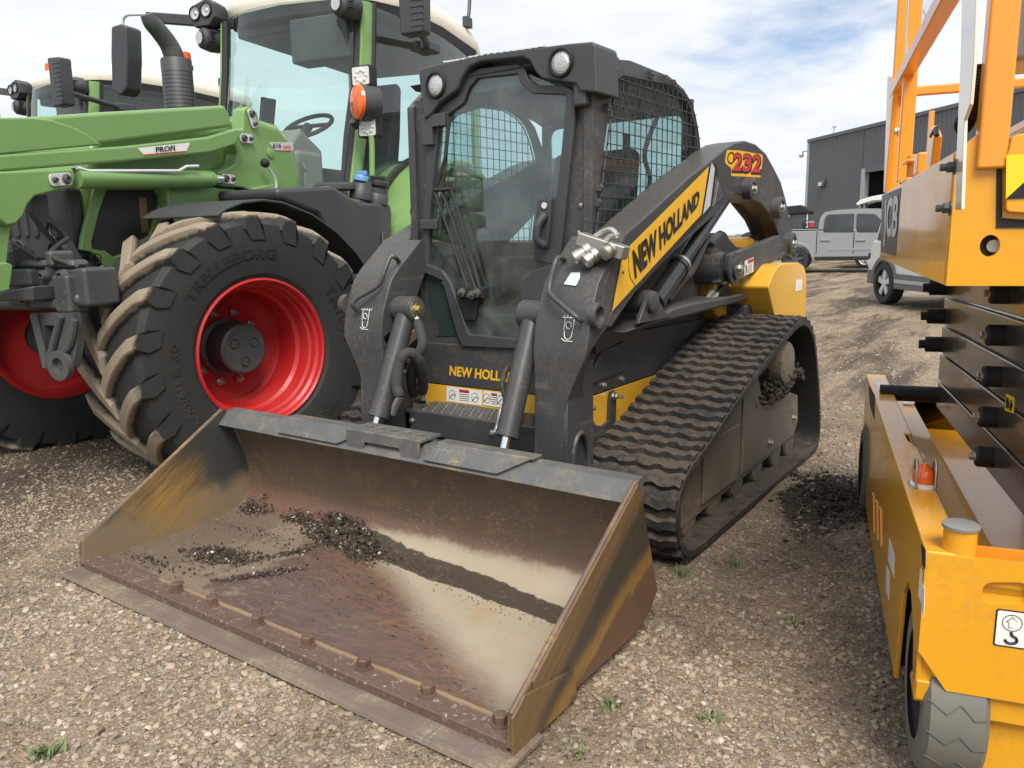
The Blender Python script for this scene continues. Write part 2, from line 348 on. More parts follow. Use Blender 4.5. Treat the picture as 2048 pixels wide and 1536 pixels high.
def side_mat():
    m, t = nt('worn_bucket_side'); c, x, y, z = xyz(t); nb = noise(t, c, 4, 5, .6); nf = noise(t, c, 60, 4, .65)
    dirn = N(t, 'Mapping', vector_type='TEXTURE'); dirn.inputs['Rotation'].default_value = (rad(-54), 0, 0); dirn.inputs['Scale'].default_value = (1 / 50, 1 / 120, 1 / 7); L(t, c, dirn.inputs[0])
    ss = noise(t, dirn.outputs[0], 1, 4, .65)
    # outside: d = distance above the line from heel to toe
    d = lin(t, [(y, -.40), (z, .917), (nb, .10), (ss, .10)], -.40 * 1.18 - .917 * .285 - .10)
    dark = mixc(t, ss, (.028, .025, .021), (.075, .06, .045)); och = mixc(t, ss, (.09, .054, .028), (.36, .2, .045)); brn = mixc(t, nb, (.085, .045, .028), (.15, .085, .055))
    col = mixc(t, smooth(t, d, -.035, -.01), brn, och); col = mixc(t, smooth(t, d, .0, .06), col, dark)
    e = lin(t, [(y, .583), (z, -.813), (ss, .05)], .583 * 1.99 + .813 * .03 - .03)          # distance behind the sloping front edge
    col = mixc(t, math_(t, 'MULTIPLY', smooth(t, lin(t, [(e, 1.), (nb, -.12)], .06), .075, .02), .8), col, mixc(t, ss, (.07, .046, .032), (.27, .16, .06)))
    # inside of the far plate: yellow scuffed patch in dark paint
    q = N(t, 'Mapping'); q.inputs['Scale'].default_value = (1, 1, 1); L(t, c, q.inputs[0])
    py = math_(t, 'ADD', y, 1.62); pz = math_(t, 'SUBTRACT', z, .19); r2 = math_(t, 'SQRT', math_(t, 'ADD', math_(t, 'MULTIPLY', py, py), math_(t, 'MULTIPLY', math_(t, 'MULTIPLY', pz, pz), 1.2)))
    pm = smooth(t, lin(t, [(r2, -1.), (ss, .10), (nb, .2)], .02), -.10, .14)
    ins_ = mixc(t, math_(t, 'MULTIPLY', pm, smooth(t, ss, .05, .65)), mixc(t, smooth(t, lin(t, [(z, -1), (nb, .3)], .1), 0, .1), (.04, .04, .038), (.19, .145, .09)), mixc(t, ss, (.16, .10, .045), (.40, .225, .05)))
    left = smooth(t, x, .2, -.2); col = mixc(t, left, col, ins_)
    g = N(t, 'NewGeometry'); 
    finish(t, col, .5, .0, nf, .2, .003); return m
MT['bucket'] = bucket_mat(); MT['bside'] = side_mat()
MT['beam'] = paint('scuffed_grey_beam', (.10, .104, .108), .42, var=.2, scratch=.4, scol=(.36, .29, .15), dirt=(.34, .23, .08), amount=.35, dscale=9, wear=1., wcol=(.42, .28, .09))
MT['lipedge'] = paint('rusty_edge', (.13, .085, .065), .6, var=.4, dirt=(.35, .22, .06), amount=.8, dscale=9, bump=.3)
BK = MB().ribbon([(-1.97, .034), (-1.6, .034), (-1.44, .036), (-1.33, .046), (-1.265, .07), (-1.215, .115), (-1.198, .18), (-1.212, .27), (-1.238, .37), (-1.268, .47)], -.014, 'x', -1.05, 1.05).build('bucket', 'bucket', LD, smooth=60)
sp = W.p2([(1022, 1500), (1025, 1431), (1272, 963), (1277, 963), (1284, 991), (1296, 1064), (1315, 1179), (1301, 1222), (1270, 1268)], 'x', 1.065)
sp = [(a, max(b, .012)) for a, b in sp]; sp[2] = (-1.318, .537); sp[3] = (-1.300, .54)
for x0, x1, s in ((1.05, 1.065, 1), (-1.065, -1.05, -1)):
    MB().prism(sp, 'x', x0, x1).build('side_plate', 'bside', BK, .002)
    # folded stiffener along the sloping front edge and a shoe at the toe
    a, b = np.array(sp[1]), np.array(sp[2]); tdir = (b - a) / np.linalg.norm(b - a); nr = np.array((tdir[1], -tdir[0]))
    o = 1.065 * s
    MB().prism([tuple(a + tdir * .10), tuple(b), tuple(b + nr * .045 - tdir * .05), tuple(a + nr * .075 + tdir * .07)], 'x', o, o + .007 * s).build('edge_stiffener', 'bside', BK, .003)
    MB().prism([(-2.016, .012), (-2.014, .12), (-1.96, .155), (-1.72, .11), (-1.70, .012)], 'x', o, o + .009 * s).build('toe_shoe', 'lipedge' if s < 0 else 'bside', BK, .003)
    MB().tube([(o - .006 * s, *a), (o - .006 * s, *b)], .009, 8).build('wear_edge', 'lipedge', BK)
MB().prism([(-1.347, .474), (-1.292, .532), (-1.24, .537), (-1.235, .47), (-1.268, .455), (-1.275, .505), (-1.285, .507), (-1.33, .464)], 'x', -1.05, 1.05).build('top_beam', 'beam', BK, .003)
def lipx(px): return W.at(px[0], px[1], 'y', -1.3)[0]
nl = np.array((-.072, .0685)); nl = np.array((-.0580, .0550)) ; up = np.array((.055, .058)) ; up /= np.linalg.norm(up); nr = np.array((-up[1], up[0]))
def lippt(x, v, h): p = np.array((-1.347, .474)) + up * v + nr * h; return (x, p[0], p[1])
for q in (((572, 862), (690, 885), (735, 868), (563, 835)), ((862, 912), (1008, 945), (1062, 918), (875, 885))):
    xs = [lipx(p) for p in q]; m = MB()
    lo = [(xs[0], .012), (xs[1], .012), (xs[2], .092), (xs[3], .092)]
    m.add([lippt(a, v, h) for h in (.002, .014) for a, v in lo], [(3, 2, 1, 0), (4, 5, 6, 7), (0, 1, 5, 4), (1, 2, 6, 5), (2, 3, 7, 6), (3, 0, 4, 7)])
    m.bx(min(xs) + .02, xs[2], -1.29, -1.23, .539, .55); m.build('bolt_on_bracket', 'beam', BK, .003)
xa, xb = lipx((706, 870)), lipx((850, 890))
m = MB().prism([(xa, -1.325), (xb, -1.325), (xb, -1.205), (xa, -1.205)], 'z', .545, .557, holes=[[(xa + .06 + k * .068 + .022 * math.cos(a), -1.262 + .016 * math.sin(a)) for a in np.linspace(0, 2 * math.pi, 14, endpoint=False)] for k in range(5)])
m.prism([(xa, .557), (xb, .557), (xb, .478), (xb - .09, .478), (xb - .1, .515), (xa + .1, .515), (xa + .09, .478), (xa, .478)], 'y', -1.337, -1.325); m.build('top_step', 'beam', BK, .002)
MB().bx(-1.05, 1.05, -2.014, -1.94, .012, .046).build('toe_plate', 'bucket', BK, .004)
MB().prism([(-2.092, .002), (-2.084, .017), (-1.9, .019), (-1.9, .002)], 'x', -1.075, 1.09).build('cutting_edge', paint('scraped_edge_steel', (.16, .12, .095), .5, var=.3, dirt=(.3, .26, .17), amount=.9, dscale=6, scratch=.8, scol=(.1, .11, .12), bump=.3), BK, .003)
m = MB(); m.tube([(x, -1.937 + random.uniform(-.002, .002), .044) for x in np.linspace(-.62, 1.04, 60)], .009, 8); m.build('weld_bead', paint('yellowed_weld', (.22, .15, .085), .6, var=.4, bump=.6, amount=.5), BK)
bm_ = paint('rusty_bolt', (.11, .065, .045), .6, var=.3, bump=.5)
for k, x in enumerate((-.475, -.264, -.008, .242, .491, .742, .992)):
    MB().hexbolt((x, -1.957, .044), (0, 0, 1), .021, .026).build('bolt', bm_, BK)

# ---- tracks ---------------------------------------------------------
def arc_loop():
    r = W.p2([(1376, 1108), (1362, 1060), (1358, 1000), (1376, 928), (1427, 867), (1492, 798), (1560, 726), (1598, 680), (1617, 667), (1635, 720), (1643, 800), (1636, 880)], 'x', .965)
    pts = [(-.55, .008)] + [(-.66, .035), (-.735, .11), (-.765, .22), (-.735, .32), (-.64, .395), (-.446, .455), (.03, .625), (.5, .76), (.78, .825), (.95, .815), (1.08, .75), (1.18, .62), (1.30, .36), (1.355, .15), (1.34, .05), (1.25, .01), (.9, .004), (.3, .004), (-.2, .004)]
    P = catmull(pts, 24, True); P = np.array(P); d = np.r_[0, np.cumsum(np.linalg.norm(np.diff(np.r_[P, P[:1]], axis=0), axis=1))]
    return np.r_[P, P[:1]], d
LP, LDIST = arc_loop()
def along(s):
    s = s % LDIST[-1]; p = np.array([np.interp(s, LDIST, LP[:, k]) for k in range(2)]); q = np.array([np.interp((s + .01) % LDIST[-1], LDIST, LP[:, k]) for k in range(2)])
    t = q - p; t /= np.linalg.norm(t); return p, t, np.array((t[1], -t[0]))
# the loop runs clockwise seen from +x (front down, over the top to the rear): find the outward normal
_p, _t, _n = along(LDIST[-1] * .35); SGN = 1 if _n[1] > 0 else -1
def make_track(x0, x1, flip):
    T_ = thing_part = MB()
    nseg = 150; tot = LDIST[-1]
    for k in range(1):
        secs = []
        for i in range(nseg + 1):
            p, t, n = along(tot * i / nseg); n = n * SGN
            a = p; b = p - n * .028
            secs.append([(x0, *a), (x1, *a), (x1, *b), (x0, *b)])
        T_.loft(secs, True, False)
    belt = T_
    nl_ = 64; xs = np.linspace(x0 + .004, x1 - .004, 21)
    for i in range(nl_):
        s0 = tot * i / nl_; rows_o = []; m = []
        wob = [(.0075 * math.sin((x - x0) / (x1 - x0) * math.pi * 2 * 4.5 + (1.1 if flip else 0))) for x in xs]
        rows = []
        for (ds, h) in ((-.027, -.004), (-.019, .024), (.014, .026), (.024, -.004)):
            row = []
            for x, w in zip(xs, wob):
                p, t, n = along(s0 + ds + w); n = n * SGN; hh = h + (0 if h < 0 else random.uniform(-.003, .003) - (.006 if abs(w) < .004 else 0))
                q = p + n * max(hh, -.004); row.append((x, max(q[0], -9), max(q[1], .0005)))
            rows.append(row)
        belt.sheet(rows)
        for j in (0, len(xs) - 1): belt.add([r[j] for r in rows], [(0, 1, 2, 3)])
    return belt
MT['track'] = None
def track_mat():
    m, t = nt('muddy_track_rubber'); c = coords(t); n1 = noise(t, c, 5, 6, .65); n2 = noise(t, c, 70, 4, .7); n3 = noise(t, c, 22, 5, .65)
    col = mixc(t, n1, (.016, .016, .016), (.034, .033, .032)); s = N(t, 'NewGeometry'); sx = N(t, 'SeparateXYZ'); L(t, s.outputs['Normal'], sx.inputs[0])
    mud = math_(t, 'MULTIPLY', smooth(t, lin(t, [(n1, .5), (n3, .7), (sx.outputs[2], .16)], 0), .58, .84), .85)
    col = mixc(t, mud, col, mixc(t, n2, (.055, .038, .026), (.15, .11, .08)))
    finish(t, col, .75, 0, n2, .8, .006); return m
MT['track'] = track_mat(); MT['muddyplate'] = paint('muddy_track_frame', (.12, .105, .085), .62, var=.3, dirt=(.24, .185, .125), amount=1.2, dscale=3, bump=.6, top=.9)
soilm, st_ = nt('dark_soil'); _c = coords(st_); _n = noise(st_, _c, 60, 6, .7); finish(st_, mixc(st_, _n, (.018, .013, .010), (.065, .047, .034)), .9, 0, _n, 1., .01); MT['soil'] = soilm
for sgn in (1, -1):
    mk = make_track(.515, .965, sgn < 0)
    if sgn < 0: mk = mk.mirror()
    TR = mk.build('track', 'track', LD, smooth=50)
    fr = [(-.60, .075), (-.66, .16), (-.66, .27), (-.55, .37), (-.2, .47), (.25, .60), (.42, .60), (.5, .48), (.66, .44), (.9, .43), (1.17, .36), (1.2, .20), (1.12, .12), (.3, .10), (-.3, .09)]
    MB().prism(fr, 'x', .60 * sgn, .875 * sgn).build('track_frame', 'muddyplate', TR, .008)
    m = MB(); m.bx(.876 * sgn, .886 * sgn, -.30, .14, .13, .40); m.prism([(.2, .13), (.2, .52), (.45, .45), (.5, .40), (1.1, .30), (1.1, .14)], 'x', .876 * sgn, .884 * sgn); m.build('frame_cover', 'muddyplate', TR, .004)
    MB().hexbolt((.884 * sgn, 1.05, .25), (sgn, 0, 0), .014, .016).build('frame_bolt', 'zinc', TR); MB().hexbolt((.884 * sgn, .62, .2), (sgn, 0, 0), .014, .016).build('frame_bolt', 'zinc', TR)
    for k, y in enumerate((-.42, -.12, .18, .48, .80, 1.05)):
        MB().lathe([(.02, 0), (.085, .002), (.095, .012), (.095, .05), (.07, .055)], (.872 * sgn, y, .112), (-sgn, 0, 0), 28).build('bottom_roller', 'muddyplate', TR)
    MB().lathe([(.02, 0), (.10, .004), (.115, .014), (.12, .03), (.12, .16)], (.925 * sgn, .80, .60), (-sgn, 0, 0), 36).build('drive_motor', paint('pitted_motor_cover', (.2, .165, .125), .75, var=.45, dirt=(.07, .05, .04), amount=.9, dscale=30, bump=1.), TR)
    MB().lathe([(.05, 0), (.2, .005), (.23, .03), (.23, .1), (.12, .12)], (.80 * sgn, .80, .58), (-sgn, 0, 0), 30).build('drive_sprocket', 'rubber', TR)
    MB().lathe([(.05, 0), (.12, .004), (.135, .02), (.135, .15)], (.86 * sgn, -.59, .20), (-sgn, 0, 0), 36).build('front_idler', 'muddyplate', TR)
    if sgn > 0: NEAR_TRACK = TR

# ---- chassis --------------------------------------------------------
CH = MB().bx(-.46, .46, -.55, 1.3, .28, .95).bx(-.66, .66, .85, 1.1, .6, .9).build('chassis', 'black', LD, .01)
MB().prism(W.p2([(1148, 935), (1155, 803), (1345, 738), (1400, 700), (1560, 660), (1450, 830), (1200, 930)], 'x', .475), 'x', .463, .475).build('side_skirt', 'yellow', CH, .003)
# dished black panel over the skirt
MB().prism(W.p2([(1157, 800), (1166, 700), (1240, 668), (1500, 620), (1560, 640), (1345, 738)], 'x', .478), 'x', .463, .479).build('side_panel', 'black', CH, .006)
MB().prism(fillet(W.p2([(1180, 770), (1200, 705), (1252, 680), (1254, 742)], 'x', .489), .03), 'x', .479, .489).build('access_cover', 'black2', CH, .006)
for px in ((1163, 786), (1207, 770), (1242, 758)): MB().hexbolt(W.at(*px, 'x', .479), (1, 0, 0), .011, .012).build('panel_bolt', 'zinc', CH)
# forked bracket with two studs
fk = W.p2([(1160, 925), (1160, 812), (1167, 801), (1177, 806), (1181, 825), (1192, 850), (1205, 852), (1218, 842), (1220, 800), (1223, 783), (1230, 780), (1234, 790), (1232, 850), (1200, 880), (1168, 925)], 'x', .49)
MB().prism(fk, 'x', .476, .49).build('forked_bracket', 'black', CH, .004)
for px in ((1170, 815), (1226, 792)):
    p = W.at(*px, 'x', .49); m = MB().hexbolt(p, (1, 0, 0), .014, .018); m.cyl(p, p + (.05, 0, 0), .008, n=10); m.build('stud', 'zinc', CH)
for sgn in (1, -1):
    rl = [(-.60, .995), (-.53, 1.015), (-.46, .985), (-.40, .91), (.0, .925), (.62, .957), (.80, .962), (.86, .955)] 
    rp = W.p2([(1238, 664), (1250, 640), (1262, 628), (1279, 650), (1501, 600), (1497, 590), (1480, 586), (1386, 606), (1330, 621), (1312, 588), (1296, 592), (1290, 615), (1279, 648)], 'x', .66)
    prof = [(-.60, .905), (.88, .925), (.86, .958), (.80, .968), (.08, .972), (-.12, .966)]
    m = MB().prism(prof, 'x', .47 * sgn, .66 * sgn); m.build('side_rail', 'black', CH, .014, seg=3)
    ear = W.p2([(1278, 648), (1282, 632), (1296, 598), (1303, 588), (1314, 589), (1318, 600), (1330, 622), (1345, 634)], 'x', .675)
    MB().prism(ear, 'x', .655 * sgn, .675 * sgn).build('pivot_ear', 'black', CH, .004)
    MB().cyl((.42 * sgn, *W.at(1307, 604, 'x', .67)[1:]), (.66 * sgn, *W.at(1307, 604, 'x', .67)[1:]), .05).build('pivot_boss', 'black', CH)
    p = W.at(1309, 605, 'x', .69); MB().lathe([(.046, 0), (.046, .02), (.036, .026), (.0, .026)], (.67 * sgn, p[1], p[2]), (sgn, 0, 0), 24).build('pivot_pin', 'black', CH)
# front panel, stripe, step
MB().bx(-.46, .47, -.575, -.55, .60, .80).build('front_panel', 'black', CH, .004)
MB().bx(-.46, .47, -.572, -.55, .43, .597).build('front_stripe', 'yellow', CH, .004)
lettering('NEW HOLLAND', W.at(899, 751, 'y', -.576), W.at(1047, 768, 'y', -.576), W.at(900, 731, 'y', -.576), 'decalyel', CH, bold=.035)
for q in (((893, 802), (964, 811), (965, 782), (894, 772)), ((967, 810), (1010, 816), (1011, 787), (968, 781))):
    P = W.p3(q, 'y', -.573); D = patch([(a, -.573, b) for a, _, b in P], 'white', CH, 'warning_sticker')
    x0, x1, z0, z1 = P[0][0], P[1][0], (P[0][2] + P[1][2]) / 2, (P[2][2] + P[3][2]) / 2
    w = x1 - x0; m = MB(); m2 = MB()
    for k in range(5): m.bx(x0 + w * .38, x0 + w * .66, -.5748, -.5744, z0 + .012 + k * .010, z0 + .015 + k * .010)
    for cx in (.18, .82): 
        m.tube([(x0 + w * cx - .02, -.5745, z0 + .015), (x0 + w * cx + .005, -.5745, z0 + .04), (x0 + w * cx + .02, -.5745, z0 + .03)], .002, 6); m.tube([(x0 + w * cx + .02 * math.cos(a), -.5745, z0 + .035 + .022 * math.sin(a)) for a in np.linspace(0, 6.28, 16)], .0012, 5)
    m2.bx(x0 + w * .38, x0 + w * .66, -.5748, -.5744, z1 - .018, z1 - .006)
    m.build('print', 'ink', D); m2.build('print', 'redink', D)
MB().bx(-.40, .38, -.78, -.56, .50, .512).build('step_plate', 'black', CH, .003)
m = MB().bx(-.40, .38, -.785, -.77, .40, .51); m.bx(-.40, -.37, -.785, -.56, .38, .50); m.build('step_front', 'black', CH, .004)
m = MB()
for i in range(14):
    for j in range(4): m.lathe([(.016, 0), (.011, .006), (.008, .006), (.007, .002)], (-.37 + i * .055 + (j % 2) * .0275, -.75 + j * .048, .512), (0, 0, 1), 10, cap=False)
m.build('step_grip', 'black', CH)
for x in (-.36, .11): MB().hexbolt((x, -.785, .46), (0, -1, 0), .011, .01).build('step_bolt', 'zinc', CH)
MB().cyl((-.42, -.74, .31), (.42, -.74, .31), .085, n=28).build('front_axle_tube', paint('dusty_black', (.03, .027, .024), .6, dirt=(.2, .13, .06), amount=.8, bump=.2), CH)
m = MB().bx(-.6, .6, -.90, -.6, .16, .25); m.build('coupler_frame', 'black', CH, .01)
# yellow engine hood and rear fenders
HD = MB().prism([(.62, .93), (.66, 1.18), (.75, 1.27), (1.35, 1.27), (1.62, 1.15), (1.66, .55), (1.2, .50)], 'x', -.55, .55).build('engine_hood', 'yellow', LD, .03, seg=3)
for sgn in (1, -1):
    prof = fillet(W.p2([(1538, 577), (1553, 641), (1611, 643), (1613, 548), (1603, 533), (1575, 526), (1560, 535)], 'x', .78), [.01, .01, .02, .03, .05, .03, .05], 4)
    top = fillet([(.84, 1.005), (1.00, .81), (1.02, .77), (1.62, .74), (1.60, 1.02), (1.545, 1.085), (1.42, 1.115), (1.0, 1.12)], [.02, .02, .02, .02, .06, .06, .06, .1], 4)
    MB().prism(top, 'x', .50 * sgn, .78 * sgn).build('rear_fender', 'yellow', HD, .008, seg=2)
    if sgn > 0:
        P = W.p3([(1590, 583), (1603, 580), (1604, 558), (1591, 560)], 'x', .781)
        patch(P, 'white', HD, 'data_sticker')
m = MB().bx(-.45, .45, .62, .85, 1.0, 1.42); m.build('radiator_shroud', 'black2', HD, .03)

# ---- lift arms ------------------------------------------------------
dome = W.p2([(1250, 470), (1300, 425), (1380, 352), (1425, 318), (1450, 297), (1470, 285), (1491, 281), (1512, 288), (1532, 306), (1548, 335), (1562, 363), (1572, 399), (1580, 438), (1587, 470), (1589, 495), (1582, 505),
             (1571, 505), (1560, 476), (1552, 452), (1540, 428), (1522, 407), (1496, 395), (1472, 388), (1430, 430), (1340, 512), (1271, 586), (1240, 630), (1224, 655), (1208, 655), (1203, 630), (1208, 567), (1230, 518)], 'x', .66)
TW = [(.20, -.915, .545, -.70), (.40, -.918, .545, -.70), (.62, -.906, .55, -.72), (.70, -.902, .575, -.80), (.80, -.905, .625, -.865), (.86, -.908, .655, -.885), (.93, -.897, .657, -.78), (.975, -.886, .657, -.68), (1.05, -.855, .657, -.64), (1.116, -.822, .657, -.60), (1.17, -.768, .657, -.57), (1.204, -.722, .657, -.55), (1.25, -.665, .657, -.50), (1.294, -.612, .655, -.46)]
def mir(p, s): return (p[0] * s, p[1], p[2])
for sgn in (1, -1):
    AR = MB().prism(dome, 'x', .50 * sgn, .66 * sgn).build('lift_arm', 'black', LD, .009, seg=3)
    secs = [[mir(q, sgn) for q in ((.412, yf, z), (xo, yf, z), (xo, yb, z), (.412, yb, z))] for z, yf, xo, yb in TW]
    MB().loft(secs).build('arm_tower', 'black', AR, .006, smooth=30, seg=3)
    # lower side plate with the big pin hole
    lp = [(-.905, .20), (-.91, .50), (-.90, .66), (-.80, .80), (-.70, .80), (-.70, .20)]
    hole = [(-.805 + .062 * math.cos(a), .40 + .12 * math.sin(a)) for a in np.linspace(0, 2 * math.pi, 28, endpoint=False)]
    MB().prism(lp, 'x', .5455 * sgn, .565 * sgn, holes=[hole]).build('tower_cheek', 'black', AR, .003)
    m = MB(); m.tube([(.566 * sgn, -.805 + .064 * math.cos(a), .40 + .122 * math.sin(a)) for a in np.linspace(0, 2 * math.pi, 28, endpoint=False)], .010, 8, closed=True); m.build('hole_rim', 'black', AR)
    # bosses and pins
    p = W.at(1201, 631, 'x', .685); m = MB().lathe([(.048, 0), (.048, .03), (.034, .03), (.03, .005), (0, .005)], (.655 * sgn, p[1], p[2]), (sgn, 0, 0), 28); m.build('tower_boss', 'black', AR)
    for px, rr in (((1505, 378), .058), ((1562, 415), .062), ((1586, 487), .066)):
        p = W.at(*px, 'x', .70); q = (.66 * sgn, p[1], p[2]); MB().lathe([(rr, 0), (rr, .045), (rr * .85, .05), (rr * .6, .05), (rr * .55, .042), (0, .042)], q, (sgn, 0, 0), 28).build('pin_boss', 'black', AR)
        MB().hexbolt((.70 * sgn, p[1], p[2]), (sgn, 0, 0), rr * .3, .02).build('pin_bolt', 'zinc', AR)
    # raised rib panel under the decals
    pan = W.p2([(1222, 632), (1254, 508), (1257, 492), (1432, 322), (1437, 345), (1428, 410), (1405, 440), (1272, 577)], 'x', .664)
    MB().prism(pan, 'x', .6605 * sgn, .664 * sgn).build('decal_panel', 'blackg', AR, .002)
    m = MB()
    for k in range(7):
        a = W.at(1432 + k * 2.2, 352 + k * 6, 'x', .663); b = W.at(1424 + k * 2.2, 414 - k * 2, 'x', .663); m.tube([mir((.663, a[1], a[2]), sgn), mir((.663, b[1], b[2]), sgn)], .003, 6)
    m.build('arm_ribs', 'black', AR)
    # grab bar on the tower face
    if sgn > 0: hp = [(1130, 520), (1120, 516), (1112, 522), (1101, 560), (1099, 582), (1107, 595), (1150, 632), (1164, 642)]; hy = [-.72, -.79, -.83, -.86, -.88, -.90, -.925, -.90]
    else: hp = [(797, 522), (790, 515), (780, 515), (768, 545), (755, 572), (712, 598), (705, 610), (716, 622)]; hy = [-.73, -.79, -.81, -.85, -.87, -.92, -.93, -.90]
    MB().tube([W.at(*p, 'y', y) for p, y in zip(hp, hy)], .0105, 10, curve=4).build('grab_bar', 'black', AR)
    # lift cylinder and link
    a = W.at(1309, 605, 'x', .60); b = np.array((.60, .60, 1.455)); k = np.array((.60, .04, 1.185))
    A_, B_, K_ = (np.array(mir((.60, *q[1:]), sgn)) for q in (a, b, k)); u = (B_ - A_) / np.linalg.norm(B_ - A_)
    K_ = A_ + u * np.linalg.norm(K_ - A_)
    cyl = MB().cyl(A_, K_, .047, n=24).cyl(K_ - u * .03, K_, .052, n=24).build('lift_cylinder', 'blackg', LD)
    MB().cyl(K_, B_ + u * .02, .036, n=20).build('cylinder_rod', 'blackg', cyl)
    MB().tube([A_ + u * .10 + np.array((0, .055, -.05)), A_ + u * .28 + np.array((0, .075, -.06)), A_ + u * .33 + np.array((.02 * sgn, .09, -.04)), A_ + u * .62 + np.array((0, .055, -.045))], .017, 8, curve=5).build('cylinder_hose', 'rubber', cyl)
    MB().tube([K_ + u * (-.005) + np.array((0, 0, 0)) , K_ + u * .012], .0535, 24).build('cylinder_clamp', 'zinc', cyl)
    lk = fillet(W.p2([(1465, 508), (1480, 503), (1560, 470), (1578, 480), (1588, 490), (1586, 505), (1566, 512), (1553, 520), (1480, 560), (1470, 565), (1461, 545)], 'x', .68), .02)
    LK = MB().prism(lk, 'x', .64 * sgn, .682 * sgn).build('control_link', 'black', LD, .006)
    p = W.at(1473, 537, 'x', .70); MB().lathe([(.085, 0), (.085, .012), (.06, .016), (.06, .03), (.03, .034), (0, .034)], (.683 * sgn, p[1], p[2]), (sgn, 0, 0), 28).build('link_hub', 'black', LK)
    MB().cyl((.45 * sgn, p[1], p[2]), (.64 * sgn, p[1], p[2]), .085).build('link_boss', 'black', LK)
    MB().hexbolt((.716 * sgn, p[1], p[2]), (sgn, 0, 0), .02, .014).build('link_bolt', 'zinc', LK)
    if sgn > 0:
        D = patch(W.p3([(1488, 551), (1506, 544), (1507, 514), (1489, 522)], 'x', .682), 'white', LK, 'warning_sticker')
        P = W.p3([(1496, 527), (1506, 523), (1507, 516), (1496, 520)], 'x', .684); patch(P, 'redink', D, 'print')
        m = MB()
        for k in range(5):
            a, b = W.at(1496, 532 + k * 3.4, 'x', .684), W.at(1504, 529 + k * 3.4, 'x', .684); m.tube([a, b], .0012, 4)
        a = W.p3([(1491, 530), (1493, 538), (1491, 546), (1494, 541)], 'x', .684); m.tube(a, .004, 5); m.build('print', 'ink', D)
    # stand tower carrying arms at the rear
    MB().prism([(.72, .95), (.60, 1.25), (.75, 1.30), (.95, 1.22), (1.25, 1.2), (1.35, .95)], 'x', .46 * sgn, .56 * sgn).build('rear_post', 'black', CH, .01)
    # tilt cylinder
    A_ = np.array((.345 * sgn, -.795, .985)); B_ = np.array((.352 * sgn, -1.045, .455)); u = (B_ - A_) / np.linalg.norm(B_ - A_)
    TC = MB().cyl(A_ + u * .03, A_ + u * .505, .046, n=28).cyl(A_ + u * .49, A_ + u * .51, .049, n=28).build('tilt_cylinder', 'black', LD)
    MB().cyl(A_ + u * .50, A_ + u * .70, .021, n=20).build('cylinder_rod', 'chrome', TC)
    m = MB().cyl(A_ + np.array((-.055, 0, 0)), A_ + np.array((.055, 0, 0)), .058, n=28); m.build('cylinder_eye', 'black', TC, .006)
    MB().cyl(A_ + np.array((.02 * sgn, 0, 0)), A_ + np.array((.14 * sgn, 0, 0)), .05).build('tilt_pivot', 'black', TC)
    if sgn < 0:
        q = A_ + np.array((.055, 0, 0)); MB().lathe([(.048, 0), (.048, .006), (.0, .006)], q, (1, 0, 0), 24).build('pin_washer', 'zinc', TC); MB().hexbolt(q + (.006, 0, 0), (1, 0, 0), .02, .016).build('pin_bolt', paint('brass_bolt', (.4, .33, .12), .4, .8), TC)
    MB().hexbolt(A_ + np.array((.0, -.045, -.055)), (.0, -.85, .5), .012, .02).build('grease_plug', 'silver', TC)
    # keep-clear pictogram on the tower face
    c = W.at(1137, 660, 'y', -.895) if sgn > 0 else W.at(731, 640, 'y', -.895); m = MB(); z0 = c[2]
    def yf(z): return float(np.interp(z, [k[0] for k in TW], [k[1] for k in TW])) - .003
    m.tube([(c[0] - .034, yf(z0 + .045), z0 + .045), (c[0] + .034, yf(z0 + .045), z0 + .045)], .0016, 5)
    for k in range(5): m.tube([(c[0] - .03 + k * .015, yf(z0 + .045), z0 + .045), (c[0] - .024 + k * .015, yf(z0 + .054), z0 + .054)], .0013, 5)
    for k in (-.02, .02): m.tube([(c[0] + k, yf(z0 + .045), z0 + .045), (c[0] + k, yf(z0), z0)], .0014, 5)
    m.tube([(c[0] + .012 * math.cos(a), yf(z0 + .012), z0 + .018 + .013 * math.sin(a)) for a in np.linspace(-.6, 5, 14)], .0018, 5)
    m.tube([(c[0] - .018, yf(z0), z0 - .004), (c[0] - .014, yf(z0 - .02), z0 - .028), (c[0], yf(z0 - .03), z0 - .036), (c[0] + .014, yf(z0 - .02), z0 - .026), (c[0] + .018, yf(z0), z0 - .004)], .0018, 5, curve=3)
    m.tube([(c[0] - .026, yf(z0 - .04), z0 - .032), (c[0] - .014, yf(z0 - .04), z0 - .042), (c[0] + .022, yf(z0 - .04), z0 - .042)], .0018, 5)
    m.build('pictogram', 'white', AR)
    if sgn > 0: RA = AR
    else: LA = AR
# decals of the near arm
X = .6655
patch(W.p3([(1225, 622), (1240, 540), (1247, 510), (1256, 503), (1257, 540), (1260, 556), (1270, 572)], 'x', X), 'decalyel', RA)
patch(W.p3([(1272, 571), (1262, 556), (1258, 535), (1258, 494), (1418, 333), (1403, 429)], 'x', X), 'decalyel', RA)
patch(W.p3([(1407, 428), (1424, 325), (1430, 337), (1421, 411)], 'x', X), 'silver', RA)
lettering('NEW HOLLAND', W.at(1270, 559, 'x', X + .001), W.at(1397, 411, 'x', X + .001), W.at(1264, 501, 'x', X + .001), 'ink', RA, bold=.045, P11=W.at(1400, 377, 'x', X + .001))
for px in ((1240, 522), (1246, 545)): MB().cyl(W.at(*px, 'x', X), W.at(*px, 'x', X + .002), .005, n=10).build('rivet', 'ink', RA)
